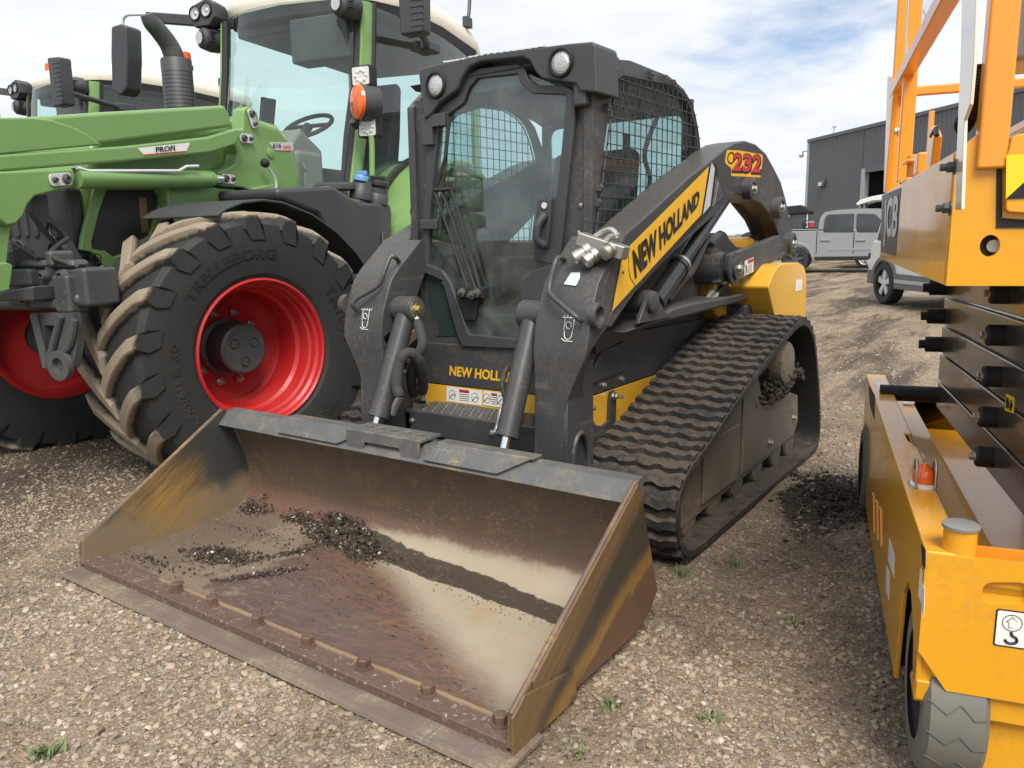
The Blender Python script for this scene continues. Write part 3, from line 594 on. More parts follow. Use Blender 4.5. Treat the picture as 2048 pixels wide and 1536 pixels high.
# model number: yellow block outline with red figures
X = .6612
bk = fillet(W.p2([(1450, 326), (1454, 300), (1480, 301), (1524, 309), (1526, 316), (1521, 355), (1462, 352), (1463, 337)], 'x', X), .012)
MB().prism(bk, 'x', .6604, X).build('decal', 'decalyel', RA)
def numtext(s, q, mat, dx, bold): lettering(s, *[W.at(*p, 'x', X + dx) for p in q[:3]], mat, RA, bold=bold, P11=W.at(*q[3], 'x', X + dx), depth=.0006)
dark_red = 'redink'
numtext('C', ((1453, 327), (1465, 329), (1456, 303), (1468, 304)), 'ink', .0004, .0)
for k, ch in enumerate('232'):
    o = k * 19.3; oy = k * 1.6
    numtext(ch, ((1463 + o, 346 + oy), (1484 + o, 347 + oy), (1467 + o, 304 + oy), (1487 + o, 306 + oy)), 'ink', .0004, .075)
    numtext(ch, ((1464.5 + o, 341 + oy), (1482 + o, 342 + oy), (1468 + o, 306 + oy), (1485 + o, 308 + oy)), 'redink', .0010, .03)
# hydraulic couplers on top of the near tower
m = MB(); 
def P(px, y): return W.at(px[0], px[1], 'y', y)
blk = [(1168, 508), (1150, 520), (1178, 492), (1228, 470), (1245, 492), (1206, 512)]
QC = MB().box(P((1205, 492), -.74), (.20, .07, .055), np.array([[.93, -.1, .3], [.15, .98, .0], [-.3, .0, .95]])).build('coupler_block', paint('cast_couplers', (.4, .4, .37), .4, .8, var=.25, amount=.5, dirt=(.15, .12, .08)), RA, .008)
for px, qx in (((1180, 497), (1146, 519)), ((1192, 508), (1168, 526)), ((1222, 498), (1206, 509))):
    a, b = P(px, -.76), P(qx, -.80); d = b - a; l = np.linalg.norm(d)
    MB().lathe([(.031, 0), (.031, l * .3), (.024, l * .32), (.024, l * .55), (.028, l * .57), (.028, l * .9), (.02, l), (.0, l)], a, d, 20).build('coupler', 'zinc', QC)
for q in (((1178, 486), (1192, 472), (1215, 459), (1228, 463), (1236, 476)), ((1206, 487), (1222, 472), (1240, 470))): MB().tube([P(p, -.74) for p in q], .011, 8, curve=4).build('coupler_pipe', 'zinc', QC)

lp = W.p3([(1134, 568), (1159, 571), (1161, 557), (1155, 549), (1143, 545), (1136, 553)], 'y', -.80)
secs = [(q[0], float(np.interp(q[2], [k[0] for k in TW], [k[1] for k in TW])) - .0045, q[2]) for q in W.p3([(1134, 568), (1159, 571), (1161, 557), (1156, 546), (1138, 546)], 'y', -.805)]
TG = patch(secs, plain('pale_blue_tag', (.5, .68, .74), .5), RA, 'dealer_tag')
# hoses with a cloth sleeve by the far tilt cylinder, and a plain hose by the near one
sl_ = paint('hose_sleeve', (.042, .043, .039), .85, var=.35, bump=.5)
def tw(x, y, z): return (x, y, z)
def hp(pts, ys): return [W.at(*p, 'y', y) for p, y in zip(pts, ys)]
HS = MB().tube(hp([(834, 640), (842, 668), (845, 690), (835, 712), (825, 735), (822, 765), (828, 790)], [-.80, -.83, -.85, -.86, -.84, -.80, -.74]), [.012] + [.023 + random.uniform(-.0025, .0025) for _ in range(24)] + [.02], 12, curve=6).build('sleeved_hose', sl_, LD)
MB().tube(hp([(800, 795), (793, 770), (797, 735), (806, 712), (822, 706), (838, 722), (845, 755), (846, 785)], [-.98, -.97, -.95, -.93, -.9, -.86, -.8, -.74]), [.018] + [.024 + random.uniform(-.0025, .0025) for _ in range(28)] + [.018], 12, curve=6).build('sleeved_hose', sl_, LD)
MB().tube(hp([(800, 793), (791, 812), (786, 830)], [-.98, -.985, -.99]), [.017, .017, .012], 10).build('hose_fitting', 'zinc', HS); MB().tube(hp([(846, 783), (846, 800)], [-.74, -.74]), .014, 10).build('hose_fitting', 'zinc', HS); MB().tube(hp([(832, 628), (836, 648)], [-.79, -.81]), .013, 10).build('hose_fitting', 'zinc', HS)
m = MB(); m.tube(hp([(1012, 800), (1005, 770), (1012, 742), (1027, 725)], [-.9, -.86, -.82, -.8]), .012, 8, curve=5); m.build('hydraulic_hose', 'rubber', LD)
m = MB(); m.tube(hp([(1003, 820), (998, 848), (991, 866)], [-.95, -.98, -1.0]), .012, 8); m.build('hose_fitting', 'zinc', LD)
m = MB(); m.tube(hp([(815, 598), (810, 535), (812, 520), (838, 500)], [-.62] * 4), .008, 8); m.tube(hp([(818, 598), (814, 548), (838, 522)], [-.62] * 3), .008, 8); m.build('brake_pipe', 'zinc', LD)
m = MB(); m.tube([W.at(*p, 'x', x) for p, x in (((1480, 557), .62), ((1462, 560), .62), ((1447, 570), .6), ((1430, 592), .6), ((1424, 602), .6))], .013, 8, curve=5); m.build('hydraulic_hose', 'rubber', LD)
m = MB(); m.tube([W.at(*p, 'x', .6) for p in ((1432, 588), (1418, 603))], .018, 8); m.tube([W.at(*p, 'x', .58) for p in ((1424, 582), (1412, 602))], .014, 8); m.build('hose_fitting', 'zinc', LD)
m = MB(); m.tube([W.at(*p, 'x', .52) for p in ((1470, 400), (1490, 425), (1500, 440), (1510, 470), (1490, 490))], .03, 8, curve=5); m.tube([W.at(*p, 'x', .5) for p in ((1455, 490), (1440, 470), (1430, 500), (1450, 540))], .026, 8, curve=5); m.build('hydraulic_hose', 'rubber', LD)
MB().lathe([(.06, 0), (.06, .04), (.03, .05), (0, .05)], W.at(1420, 518, 'x', .55), (1, -.3, 0), 18).build('hydraulic_filter', 'rubber', LD)
# ---- loader cab -----------------------------------------------------
FY = -.57
side = [(-.55, .80), (-.585, 1.25), (-.575, 1.9), (-.45, 2.0), (-.25, 2.025), (.15, 2.02), (.33, 1.985), (.45, 1.91), (.525, 1.80), (.57, 1.64), (.60, 1.35), (.60, .95)]
win = fillet(W.p2([(1222, 178), (1232, 150), (1345, 172), (1376, 202), (1390, 262), (1396, 330), (1380, 480), (1182, 480)], 'x', .49), [.02, .03, .05, .08, .08, .05, .02, .02], 4)
CB = None
for sgn in (1, -1):
    o = MB().prism(side, 'x', .455 * sgn, .495 * sgn, holes=[win]).build('cab_side', 'black', LD, .006)
    if sgn > 0: CB = o
    MB().prism(offset_poly(win, .004) if False else win, 'x', .466 * sgn, .470 * sgn).build('side_window', 'glass', o)
    # welded wire guard
    ys = [q[0] for q in win]; zs = [q[1] for q in win]; m = MB()
    def span(v, k):
        out = []; n = len(win)
        for i in range(n):
            a, b = win[i], win[(i + 1) % n]
            if (a[k] - v) * (b[k] - v) < 0: s = (v - a[k]) / (b[k] - a[k]); out.append(a[1 - k] + s * (b[1 - k] - a[1 - k]))
        return (min(out), max(out)) if len(out) > 1 else None
    for y in np.arange(min(ys) + .02, max(ys), .056):
        q = span(y, 0)
        if q: m.tube([(.507 * sgn, y, q[0] - .01), (.507 * sgn, y, q[1] + .012)], .0024, 6)
    for z in np.arange(min(zs) + .03, max(zs), .053):
        q = span(z, 1)
        if q: m.tube([(.5118 * sgn, q[0] - .012, z), (.5118 * sgn, q[1] + .012, z)], .0024, 6)
    m.tube([(.507 * sgn, q[0], q[1]) for q in win], .004, 6, closed=True); m.build('window_guard', 'mesh', o)
    for q in ((1226, 140), (1298, 150), (1327, 158), (1343, 167), (1212, 215), (1196, 375), (1192, 405)):
        p = W.at(*q, 'x', .497); m = MB(); m.box((.505 * sgn, p[1], p[2]), (.02, .022, .03)); m.hexbolt((.514 * sgn, p[1], p[2]), (sgn, 0, 0), .007, .006); m.build('guard_clip', 'black', o)
# rear wall with window, floor, roof
m = MB().prism([(-.455, .95), (.455, .95), (.455, 1.97), (-.455, 1.97)], 'y', .52, .55, holes=[fillet([(-.39, 1.15), (.39, 1.15), (.41, 1.90), (-.41, 1.90)], .06)]); m.build('cab_rear', 'black', CB)
MB().bx(-.42, .42, .53, .535, 1.14, 1.91).build('rear_window', 'glass', CB)
rf = [(-.60, 1.99), (-.45, 2.012), (-.25, 2.032), (.15, 2.027), (.33, 1.992), (.47, 1.935), (.52, 1.915), (.45, 1.935), (.42, 1.94), (.3, 1.96), (.1, 1.985), (-.56, 1.97)]
MB().prism(rf, 'x', -.452, .452).build('cab_roof', 'black', CB, .006)
MB().bx(-.45, .45, -.5, .5, .80, .83).build('cab_floor', 'rubber', CB)
# front frame round the door
def f2(pts, y=FY): return W.p2(pts, 'y', y)
door_o = f2([(862, 236), (884, 216), (922, 192), (933, 165), (945, 147), (965, 138), (1042, 129), (1054, 138), (1062, 160), (1080, 172), (1134, 172), (1150, 180), (1157, 200), (1146, 320), (1131, 463), (1108, 690), (1040, 697), (930, 692), (920, 672), (893, 572), (880, 557), (853, 545), (848, 500)])
door_i = f2([(884, 245), (900, 232), (932, 208), (944, 176), (960, 158), (1041, 149), (1047, 170), (1070, 188), (1138, 191), (1128, 300), (1118, 392), (1083, 394), (1076, 470), (1072, 520), (1108, 528), (1070, 541), (1054, 557), (1047, 585), (1041, 677), (943, 668), (906, 565), (890, 541), (861, 530), (866, 420)])
FRo = [(-.475, .79), (.475, .79), (.49, 1.3), (.49, 1.93), (-.465, 1.93), (-.47, 1.3)]
FR = MB().prism(FRo, 'y', -.562, -.50, holes=[f2([(880, 240), (940, 160), (1042, 140), (1060, 180), (1145, 190), (1120, 500), (1100, 680), (945, 680), (900, 560), (860, 530)], -.53)]).build('cab_front', 'black', CB, .004)
MB().prism(f2([(852, 560), (893, 566), (926, 672), (871, 672)], -.566), 'y', -.566, -.563).build('quarter_window', plain('quarter_glass', (.03, .045, .045), .06, spec=.7), CB)
DR = MB().prism(door_o, 'y', -.592, -.565, holes=[door_i]).build('door', 'black2', CB, .005, seg=2)
MB().prism(f2([(875, 225), (945, 160), (1044, 142), (1145, 185), (1120, 400), (1106, 690), (940, 680), (900, 565), (858, 540)], -.575), 'y', -.578, -.574).build('door_glass', 'glass', DR)
# handle
hb = fillet(f2([(1079, 396), (1106, 396), (1104, 440), (1098, 497), (1074, 497), (1071, 470)], -.60), .012)
H = MB().prism(hb, 'y', -.617, -.593).build('handle', 'black2', DR, .008)
MB().tube(hp([(1090, 430), (1076, 450), (1074, 478), (1086, 490)], [-.62, -.645, -.645, -.62]), [.02, .018, .016, .02], 10, curve=4).build('grip', 'black2', H)
p = W.at(1089, 411, 'y', -.618); MB().lathe([(.013, 0), (.013, .004), (0, .004)], p, (0, -1, 0), 16).build('key_lock', 'silver', H)
# hinges on the far post and post strip
for a, b in (((849, 232), (897, 252)), ((849, 255), (872, 290)), ((846, 440), (880, 458))):
    p, q = W.at(*a, 'y', -.59), W.at(*b, 'y', -.59); MB().bx(p[0], q[0], -.615, -.57, q[2], p[2]).build('hinge', 'black', DR, .004)
for q in ((855, 253), (856, 290), (852, 373), (844, 487), (1179, 212), (1162, 410), (1158, 465)): MB().hexbolt(W.at(*q, 'y', -.566), (0, -1, 0), .007, .006).build('post_screw', 'zinc', CB)
# wiper
WP = MB().bx(*sorted((W.at(893, 0, 'y', -.6)[0], W.at(903, 0, 'y', -.6)[0])), -.61, -.594, W.at(895, 500, 'y', -.6)[2], W.at(897, 235, 'y', -.6)[2])
WP = MB().tube(hp([(898, 236), (886, 370), (880, 470)], [-.602] * 3), .009, 8).build('wiper', 'rubber', DR)
m = MB()
for q in (((868, 380), (900, 470), (938, 585)), ((880, 375), (905, 440), (952, 580)), ((902, 378), (925, 450), (962, 585))): m.tube(hp(q, [-.61] * 3), .006, 6)
m.tube(hp([(868, 380), (902, 378)], [-.61] * 2), .01, 8); m.tube(hp([(892, 310), (874, 372)], [-.61] * 2), .008, 6); m.build('wiper_arm', 'rubber', WP)
m = MB(); c = W.at(945, 585, 'y', -.60); m.box(c, (.16, .05, .05)); m.prism(f2([(920, 578), (968, 576), (955, 640), (935, 640)], -.58), 'y', -.60, -.58); m.build('wiper_motor', 'dark', WP, .006)
for q in ((925, 585), (945, 590), (955, 586)): MB().lathe([(.02, 0), (.02, .012), (.008, .016), (.008, .03), (0, .03)], W.at(*q, 'y', -.625), (0, -1, 0), 14).build('wiper_nut', 'black', WP)
# roof visor with lamps
vis = f2([(849, 240), (838, 150), (838, 140), (850, 134), (895, 124), (975, 106), (1093, 93), (1140, 87), (1186, 83), (1192, 90), (1196, 186), (1160, 183), (1152, 168), (1085, 158), (1072, 145), (1060, 122), (1046, 115), (962, 124), (940, 133), (926, 152), (915, 180), (880, 205), (864, 228)], -.62)
VS = MB().prism(vis, 'y', -.625, -.44).build('roof_visor', 'black2', CB, .016, seg=4)
MB().prism(W.p2([(1188, 88), (1239, 116), (1213, 190), (1192, 187)], 'x', .50), 'x', .44, .502).build('visor_cheek', 'black', VS, .004)
m = MB()
for k in range(16):
    a = W.at(896 + k * 12.6, 125 - k * 1.9 + (2 if k < 4 else 0), 'y', -.60); m.box((a[0], -.60, a[2] + .004), (.03, .045, .006), np.array([[.94, -.34, 0], [.34, .94, 0], [0, 0, 1]]))
m.build('vent_sky_glints', 'silver', VS)  # bright strips stand for sky light reflected in the vent slits
for px in ((872, 170), (1122, 125)):
    c = W.at(*px, 'y', -.625); LM = MB().lathe([(.060, -.02), (.060, .004), (.054, .012), (.047, .012), (.046, -.015)], c, (0, -1, 0), 32, cap=False).build('lamp', 'dark', VS)
    MB().lathe([(.046, -.01), (.04, -.016), (.014, -.02), (.013, .004), (0, .006)], c, (0, -1, 0), 28).build('lamp_reflector', 'lens', LM)
    MB().lathe([(.047, .0), (.04, .005), (.02, .008), (0, .009)], c, (0, -1, 0), 28, cap=False).build('lamp_glass', 'lens', LM)
MB().bx(.425, .485, -.615, -.555, 1.80, 1.99).build('visor_pillar', 'black2', VS, .012)
# inside
ST = fillet([(-.05, .98), (.33, .98), (.42, 1.05), (.36, 1.45), (.40, 1.72), (.30, 1.74), (.24, 1.45), (.24, 1.16), (-.05, 1.12)], .05)
MB().prism(ST, 'x', -.24, .24).build('seat', 'seat', LD, .04, seg=3)
for s in (1, -1):
    m = MB().bx(.26 * s, .38 * s, -.15, .3, 1.0, 1.2); m.build('armrest', 'black2', LD, .03)
    m = MB().tube([(.31 * s, -.2, 1.0), (.31 * s, -.22, 1.15), (.30 * s, -.24, 1.28), (.30 * s, -.25, 1.33)], [.05, .025, .03, .045], 12, curve=4); m.build('joystick', 'black2', LD)
m = MB().box((.1, -.2, .9), (.3, .2, .05)); m.build('foot_pedal', 'redink', LD, .01)
m = MB().tube([W.at(*p, 'x', -.2) for p in ((1330, 200), (1290, 300), (1300, 360), (1285, 420))], .016, 8, curve=5); m.build('seat_belt', 'seat', LD)
m = MB().tube([(.2, .30, z) for z in (1.8, 1.5, 1.2)], .02, 8); m.build('headset_cord', 'seat', LD)
# =================================================================== tractors
T = Frame((-2.85, -.70, 0), 13)
TRC = thing('tractor', 'green farm tractor with red wheels and front loader arms beside the black and yellow loader', 'tractor', T)
def A(pts, x): return T.p3(pts, 'x', x)
def A2(pts, x): return T.p2(pts, 'x', x)
Z1 = lambda pts: [(a * .3418, b * .3418) for a, b in pts]
Z6 = lambda pts: [(440 + a * .3125, b * .3125) for a, b in pts]
def tyre_mat(name, Rt):
    m, t = nt(name); c, x, y, z = xyz(t); r = math_(t, 'SQRT', math_(t, 'ADD', math_(t, 'MULTIPLY', y, y), math_(t, 'MULTIPLY', z, z)))
    n1 = noise(t, c, 6, 6, .65); n2 = noise(t, c, 85, 4, .7); n3 = noise(t, c, 30, 4, .6)
    col = mixc(t, n1, (.015, .016, .017), (.032, .033, .034))
    ax = math_(t, 'ABSOLUTE', x)
    d = math_(t, 'MULTIPLY', smooth(t, lin(t, [(r, 14.), (n1, .6), (n3, .5)], -14. * (Rt - .002) - .12), -.14, .24), smooth(t, lin(t, [(n3, .6), (n2, .5)], 0), .30, .48))
    dust = mixc(t, n2, (.15, .122, .09), (.37, .305, .22))
    col = mixc(t, math_(t, 'MULTIPLY', d, smooth(t, ax, .352, .338)), col, dust)
    finish(t, col, .72, 0, n2, .35, .003); return m
def nuts(m, k, rr, h, r, d): pass
def wheel(name, parent, c, steer, side, R, w, rr, hubr, ht, nn, R0=0, text=False, label=None):
    """tyre with chevron lugs; rim, hub and nuts are its own pieces. +x is the outer side"""
    hw = w / 2; m = MB()
    prof = [(rr - .01, -hw * .86), (rr + .02, -hw * .9), (rr + (R - rr) * .45, -hw), (R - .075, -hw * .965), (R - .052, -hw * .85), (R - .045, 0), (R - .052, hw * .85), (R - .075, hw * .965), (rr + (R - rr) * .45, hw), (rr + .03, hw * .92), (rr + .012, hw * .88), (rr - .01, hw * .86), (rr - .03, hw * .5), (rr - .03, -hw * .5)]
    secs = [[(h, r * math.cos(a), r * math.sin(a)) for r, h in prof] for a in np.linspace(0, 2 * math.pi, 72, endpoint=False)]; secs.append(secs[0]); m.loft(secs, True, False)
    sw = .44 * .745 / R
    for s in (1, -1):
        for i in range(nn):
            a0 = 2 * math.pi * (i + (.5 if s < 0 else 0)) / nn; rows = []
            for j, q in enumerate(np.linspace(0, 1, 9)):
                h = s * (-.012 + (hw * 1.0 + .012) * min(1, q * 1.12)); 
                a = a0 - sw * (.95 * q ** .8) ; drop = 0 if q < .8 else (q - .8) ** 1.3 * .9
                rt = R - .010 * (q ** 3) - drop * .62; rb = R - .075 - drop * .75; wd = (.037 + .010 * (1 - q)) / R
                if q > .85: h = s * (hw * 1.0 + .004)
                row = []
                for da, rad_ in ((-wd * 1.45, rb), (-wd, rt - .006), (-wd * .8, rt), (wd * .8, rt), (wd, rt - .006), (wd * 1.45, rb)):
                    row.append((h, rad_ * math.cos(a + da), rad_ * math.sin(a + da)))
                rows.append(row)
            m.loft(rows, False)
            m.add(rows[0], [tuple(range(6))]); m.add(rows[-1], [tuple(range(6))])
    o = m.build(name, tyre_mat('dusty_tractor_tyre', R), parent, smooth=24)
    o.location = c; o.rotation_euler = (0, 0, rad(steer) + (math.pi if side < 0 else 0))
    if label: o['label'] = label
    k = rr / .405; f = hw * .86
    rp = [(rr + .004, f + .012), (rr - .006, f + .016), (rr - .016, f + .006), (rr - .02, f - .02), (rr - .034, f - .035), (rr - .036, f - .07), (rr - .05, f - .08), (rr - .056, f - .16), (rr - .072, f - .18), (rr - .078, -.05), (rr - .1, -.08), (hubr + .13, -.092), (hubr + .09, -.11), (hubr, -.11), (hubr, -.13), (rr - .06, -.13), (rr - .05, -f + .05), (rr - .02, -f), (rr + .004, -f - .012), (rr + .012, -f), (rr - .02, -.1), (rr - .02, .1), (rr + .008, f)]
    rim = MB().lathe(rp + rp[:1], (0, 0, 0), (1, 0, 0), 72, cap=False).build('rim', 'red', o, smooth=30)
    MB().lathe([(hubr + .03, -.11), (hubr + .03, -.09), (hubr + .004, -.08), (hubr, .08 * ht), (hubr - .012, .09 * ht), (0, .092 * ht)], (0, 0, 0), (1, 0, 0), 48).build('hub', 'grayp', o, smooth=30)
    for a in np.linspace(0, 2 * math.pi, 3, endpoint=False): MB().lathe([(.03, .002), (.026, .004), (.020, -.002), (0, -.006)], (.091 * ht, .072 * math.cos(a + .5), .072 * math.sin(a + .5)), (1, 0, 0), 18, cap=False).build('hub_dimple', 'dark', o)
    for a in np.linspace(0, 2 * math.pi, 10, endpoint=False): 
        q = (-.108, (hubr + .065) * math.cos(a), (hubr + .065) * math.sin(a)); q2 = (-.098, q[1], q[2])
        MB().hexbolt(q2, (1, 0, 0), .017, .022).cyl(q2, (-.06, q[1], q[2]), .009, n=10).build('wheel_nut', 'zinc', o)
    if text:
        r0 = rr + (R - rr) * .36
        def word(s, ac, hgt, rb_):
            mm = MB()
            cu = bpy.data.curves.new('w', 'FONT'); cu.body = s; cu.offset = .03; cu.resolution_u = 2; cu.size = 1
            tmp = bpy.data.objects.new('w', cu); COL.objects.link(tmp); bpy.context.view_layer.update(); me2 = bpy.data.meshes.new_from_object(tmp.evaluated_get(bpy.context.evaluated_depsgraph_get())); bpy.data.objects.remove(tmp)
            V = np.array([v.co[:] for v in me2.vertices]); x0, x1 = V[:, 0].min(), V[:, 0].max(); out = []
            for top in (0, 1):
                for v in V:
                    r = rb_ + v[1] / .73 * hgt; a = ac - (v[0] - (x0 + x1) / 2) * 1.25 * hgt / .73 / (rb_ + hgt / 2); hh = np.interp(r, [rr, rr + (R - rr) * .45, R - .075], [hw * .92, hw, hw * .965])
                    out.append((hh - .002 + .004 * top, r * math.cos(a), r * math.sin(a)))
            n = len(V); fs = [tuple(p.vertices) for p in me2.polygons]; edges = {}
            for f_ in fs:
                for i in range(len(f_)): e = (f_[i], f_[(i + 1) % len(f_)]); edges[tuple(sorted(e))] = edges.get(tuple(sorted(e)), 0) + 1
            mm.add(out, [tuple(i + n for i in f_) for f_ in fs] + [(a, b, b + n, a + n) for (a, b), k_ in edges.items() if k_ == 1]); mm.build('raised_lettering', 'rubber', o, smooth=0)
        word('TRELLEBORG', rad(112), .062, r0 - .02); word('TM1060', rad(20), .062, r0 - .02); word('600/60 R 30', rad(192), .055, r0 - .015); word('TRELLEBORG', rad(290), .062, r0 - .02)
    return o
WL = wheel('front_wheel', TRC, (0, 0, 0), 0, 1, .785, .67, .41, .145, 1.0, 19, text=True)
Minv = T.M.T
def tl(p): return tuple(Minv @ (np.array(p) - T.o))
WL.location = tl((-1.875, -.635, .69)); WL.rotation_euler = (0, 0, rad(-4 - 13))
WR = copy_tree(WL, TRC); WR.location = tl((-3.62, -.93, .72)); WR.rotation_euler = (0, 0, rad(-6 - 13 + 180))
RW = wheel('rear_wheel', TRC, (.86, 2.72, .93), 0, 1, .95, .62, .53, .18, .6, 20)
R2 = copy_tree(RW, TRC); R2.location = (-.86, 2.72, .93); R2.rotation_euler = (0, 0, math.pi)
# front axle, castings and links
m = MB().cyl((-.6, 0, .70), (.6, 0, .70), .10, n=20); m.box((0, 0, .72), (.5, .3, .3)); m.build('front_axle', 'grayp', TRC, .02)
FW = MB().box((.0, -.72, 1.10), (.80, .42, .26)); FW = FW.build('front_carrier', 'grayp', TRC, .04, seg=3)
m = MB().box((.56, -.92, 1.10), (.58, .20, .19)); m.box((.43, -1.02, 1.15), (.20, .10, .09)); m.box((.72, -1.0, 1.07), (.11, .12, .19)); m.box((.56, -.98, 1.215), (.46, .10, .04)); m.box((.58, -1.0, 1.02), (.20, .10, .06)); m.cyl((.36, -1.0, 1.04), (.80, -1.0, 1.04), .035); m.cyl((.60, -.98, 1.0), (.60, -.98, 1.22), .045); m.cyl((.48, -1.05, 1.06), (.48, -.95, 1.06), .055); m.box((.38, -.99, 1.24), (.05, .14, .10)); m.box((.66, -.99, 1.24), (.05, .14, .08)); m.build('linkage_casting', 'grayp', FW, .028, seg=3)
for a_, b_, c_ in (((.62, -.90, 1.34), (.66, -1.04, 1.26), (.80, -1.0, 1.2)), ((.20, -.85, 1.3), (.35, -1.0, 1.32), (.55, -1.02, 1.24))): MB().tube([a_, b_, c_], .012, 8, curve=6).build('linkage_hose', 'rubber', FW)
for px, r in (((82, 587), .034), ((130, 588), .028), ((48, 598), .03), ((122, 552), .026), ((48, 562), .024), ((84, 552), .022), ((126, 606), .026)):
    c = T.at(*px, 'y', -1.05); MB().lathe([(r * 1.3, -.02), (r, .008), (r * .62, .012), (r * .55, -.012), (0, -.012)], c, (0, -1, 0), 20).build('casting_boss', 'grayp', FW)
m = MB().prism(T.p2([(20, 585), (95, 570), (95, 600), (20, 600)], 'y', -1.08), 'y', -1.16, -1.0); m.build('hitch_tongue', 'grayp', FW, .01)
lk = [(66, 625), (150, 625), (158, 690), (150, 735), (125, 745), (100, 742), (90, 730), (72, 650)]
lh = [(92, 650), (112, 650), (106, 690), (96, 715)]
m = MB().prism(T.p2(lk, 'y', -1.05), 'y', -1.06, -1.02, holes=[T.p2(lh, 'y', -1.05)]); m.tube(T.p3([(68, 628), (94, 735)], 'y', -1.07), .02, 8); m.tube(T.p3([(122, 632), (96, 730)], 'y', -1.07), .018, 8); m.tube(T.p3([(148, 640), (140, 690), (108, 722)], 'y', -1.07), .018, 8, curve=4); m.build('lower_link', 'grayp', FW, .008)
c = T.at(126, 730, 'y', -1.07); MB().lathe([(.075, 0), (.075, .03), (.04, .03), (.035, .005), (0, .005)], c, (0, -1, 0), 20).build('link_eye', 'grayp', FW)
# dark strut with slots from the loader frame to the carrier
st = A2([(62, 398), (75, 390), (95, 388), (100, 430), (128, 455), (150, 490), (205, 585), (175, 585), (130, 505), (85, 455), (65, 425)], .50)
sh1 = A2([(92, 448), (100, 446), (124, 465), (136, 488), (128, 496), (112, 478), (95, 462)], .50)
MB().prism(st, 'x', .46, .50, holes=[sh1]).build('guard_strut', 'grayp', TRC, .006)
# bonnet with nose, side panels
hs = [(-.60, 1.15, .40), (-.62, 1.45, .42), (-.60, 1.70, .42), (-.50, 1.92, .40), (-.25, 2.02, .40), (.3, 2.10, .42), (.9, 2.19, .43), (1.18, 2.17, .44), (1.30, 2.04, .44), (1.30, 1.15, .44)]
prof = [(y, z) for y, z, _ in hs]
HO = MB().prism([(-.58, 1.2), (-.60, 1.62), (-.48, 1.9), (-.2, 2.0), (.3, 2.09), (.85, 2.17), (1.12, 2.15), (1.26, 2.05), (1.33, 1.85), (1.33, 1.2)], 'x', -.40, .40).build('bonnet', 'green', TRC, .06, seg=4)
# front nose: grille and head lamps
NZ = MB().bx(-.385, .385, -.70, -.585, 1.22, 1.62).build('nose_panel', 'black2', HO, .03)
for sx_ in (.26,):
    m = MB()
    for k in range(4): m.bx(-.10 + k * .075, -.065 + k * .075, -.715, -.69, 1.36, 1.58)
    m.build('grille_ribs', 'black2', NZ, .004)
for px, r in (((108, 460), .055), ((40, 498), .05), ((110, 500), .045), ((12, 500), .04)):
    c = T.at(*px, 'y', -.705); LM = MB().lathe([(r, -.02), (r, .01), (r * .85, .014), (r * .8, -.01)], c, (0, -1, 0), 22, cap=False).build('head_lamp', 'black2', NZ); MB().lathe([(r * .82, -.004), (r * .4, -.012), (0, -.014)], c, (0, -1, 0), 20, cap=False).build('lamp_lens', 'lens', LM)
# side: green frame round a dark screen
so_ = A2([(190, 374), (340, 374), (400, 410), (330, 470), (265, 530), (222, 548), (186, 505), (162, 500), (166, 470)], .43)
si_ = A2([(214, 380), (310, 380), (322, 400), (300, 470), (255, 505), (228, 514), (212, 502), (186, 498), (184, 485), (200, 420)], .43)
MB().prism(so_, 'x', .40, .43, holes=[si_]).build('side_frame', 'green', HO, .008)
MB().prism(A2([(205, 375), (330, 375), (320, 480), (230, 518), (180, 505)], .41), 'x', .395, .412).build('side_screen', paint('fine_side_screen', (.03, .03, .032), .6, bump=.5, fine=420, amount=.3), HO)
MB().prism(A2([(277, 395), (292, 395), (298, 465), (283, 465)], .413), 'x', .412, .4135).build('warning_strip', plain('faded_amber_sticker', (.24, .14, .05), .5), HO)
c = T.at(194, 517, 'x', .432); MB().lathe([(.028, -.004), (.028, .002), (.02, -.004), (.008, -.004), (.008, .006), (0, .006)], c, (1, 0, 0), 20).build('side_latch', 'dark', HO)
for px in ((340, 374),): MB().prism(A2([(332, 374), (366, 374), (350, 440), (318, 440)], .43), 'x', .40, .425).build('side_post', 'green', HO, .006)
# engine behind the open side
m = MB().bx(-.36, .39, -.2, 1.3, .8, 1.7); m.build('engine_block', 'dark', TRC, .03)
patch(A([(537, 284), (586, 285), (587, 301), (550, 300)], .402), 'silver', HO, 'badge')
lettering('616', T.at(546, 296, 'x', .404), T.at(562, 296, 'x', .404), T.at(546, 286, 'x', .404), 'ink', HO, bold=.02)
lettering('VARIO', T.at(565, 297, 'x', .404), T.at(582, 297.5, 'x', .404), T.at(565, 290.5, 'x', .404), 'redink', HO, bold=.02)
patch(A([(551, 300), (587, 301), (587, 303), (553, 302)], .403), 'redink', HO, 'badge_line')
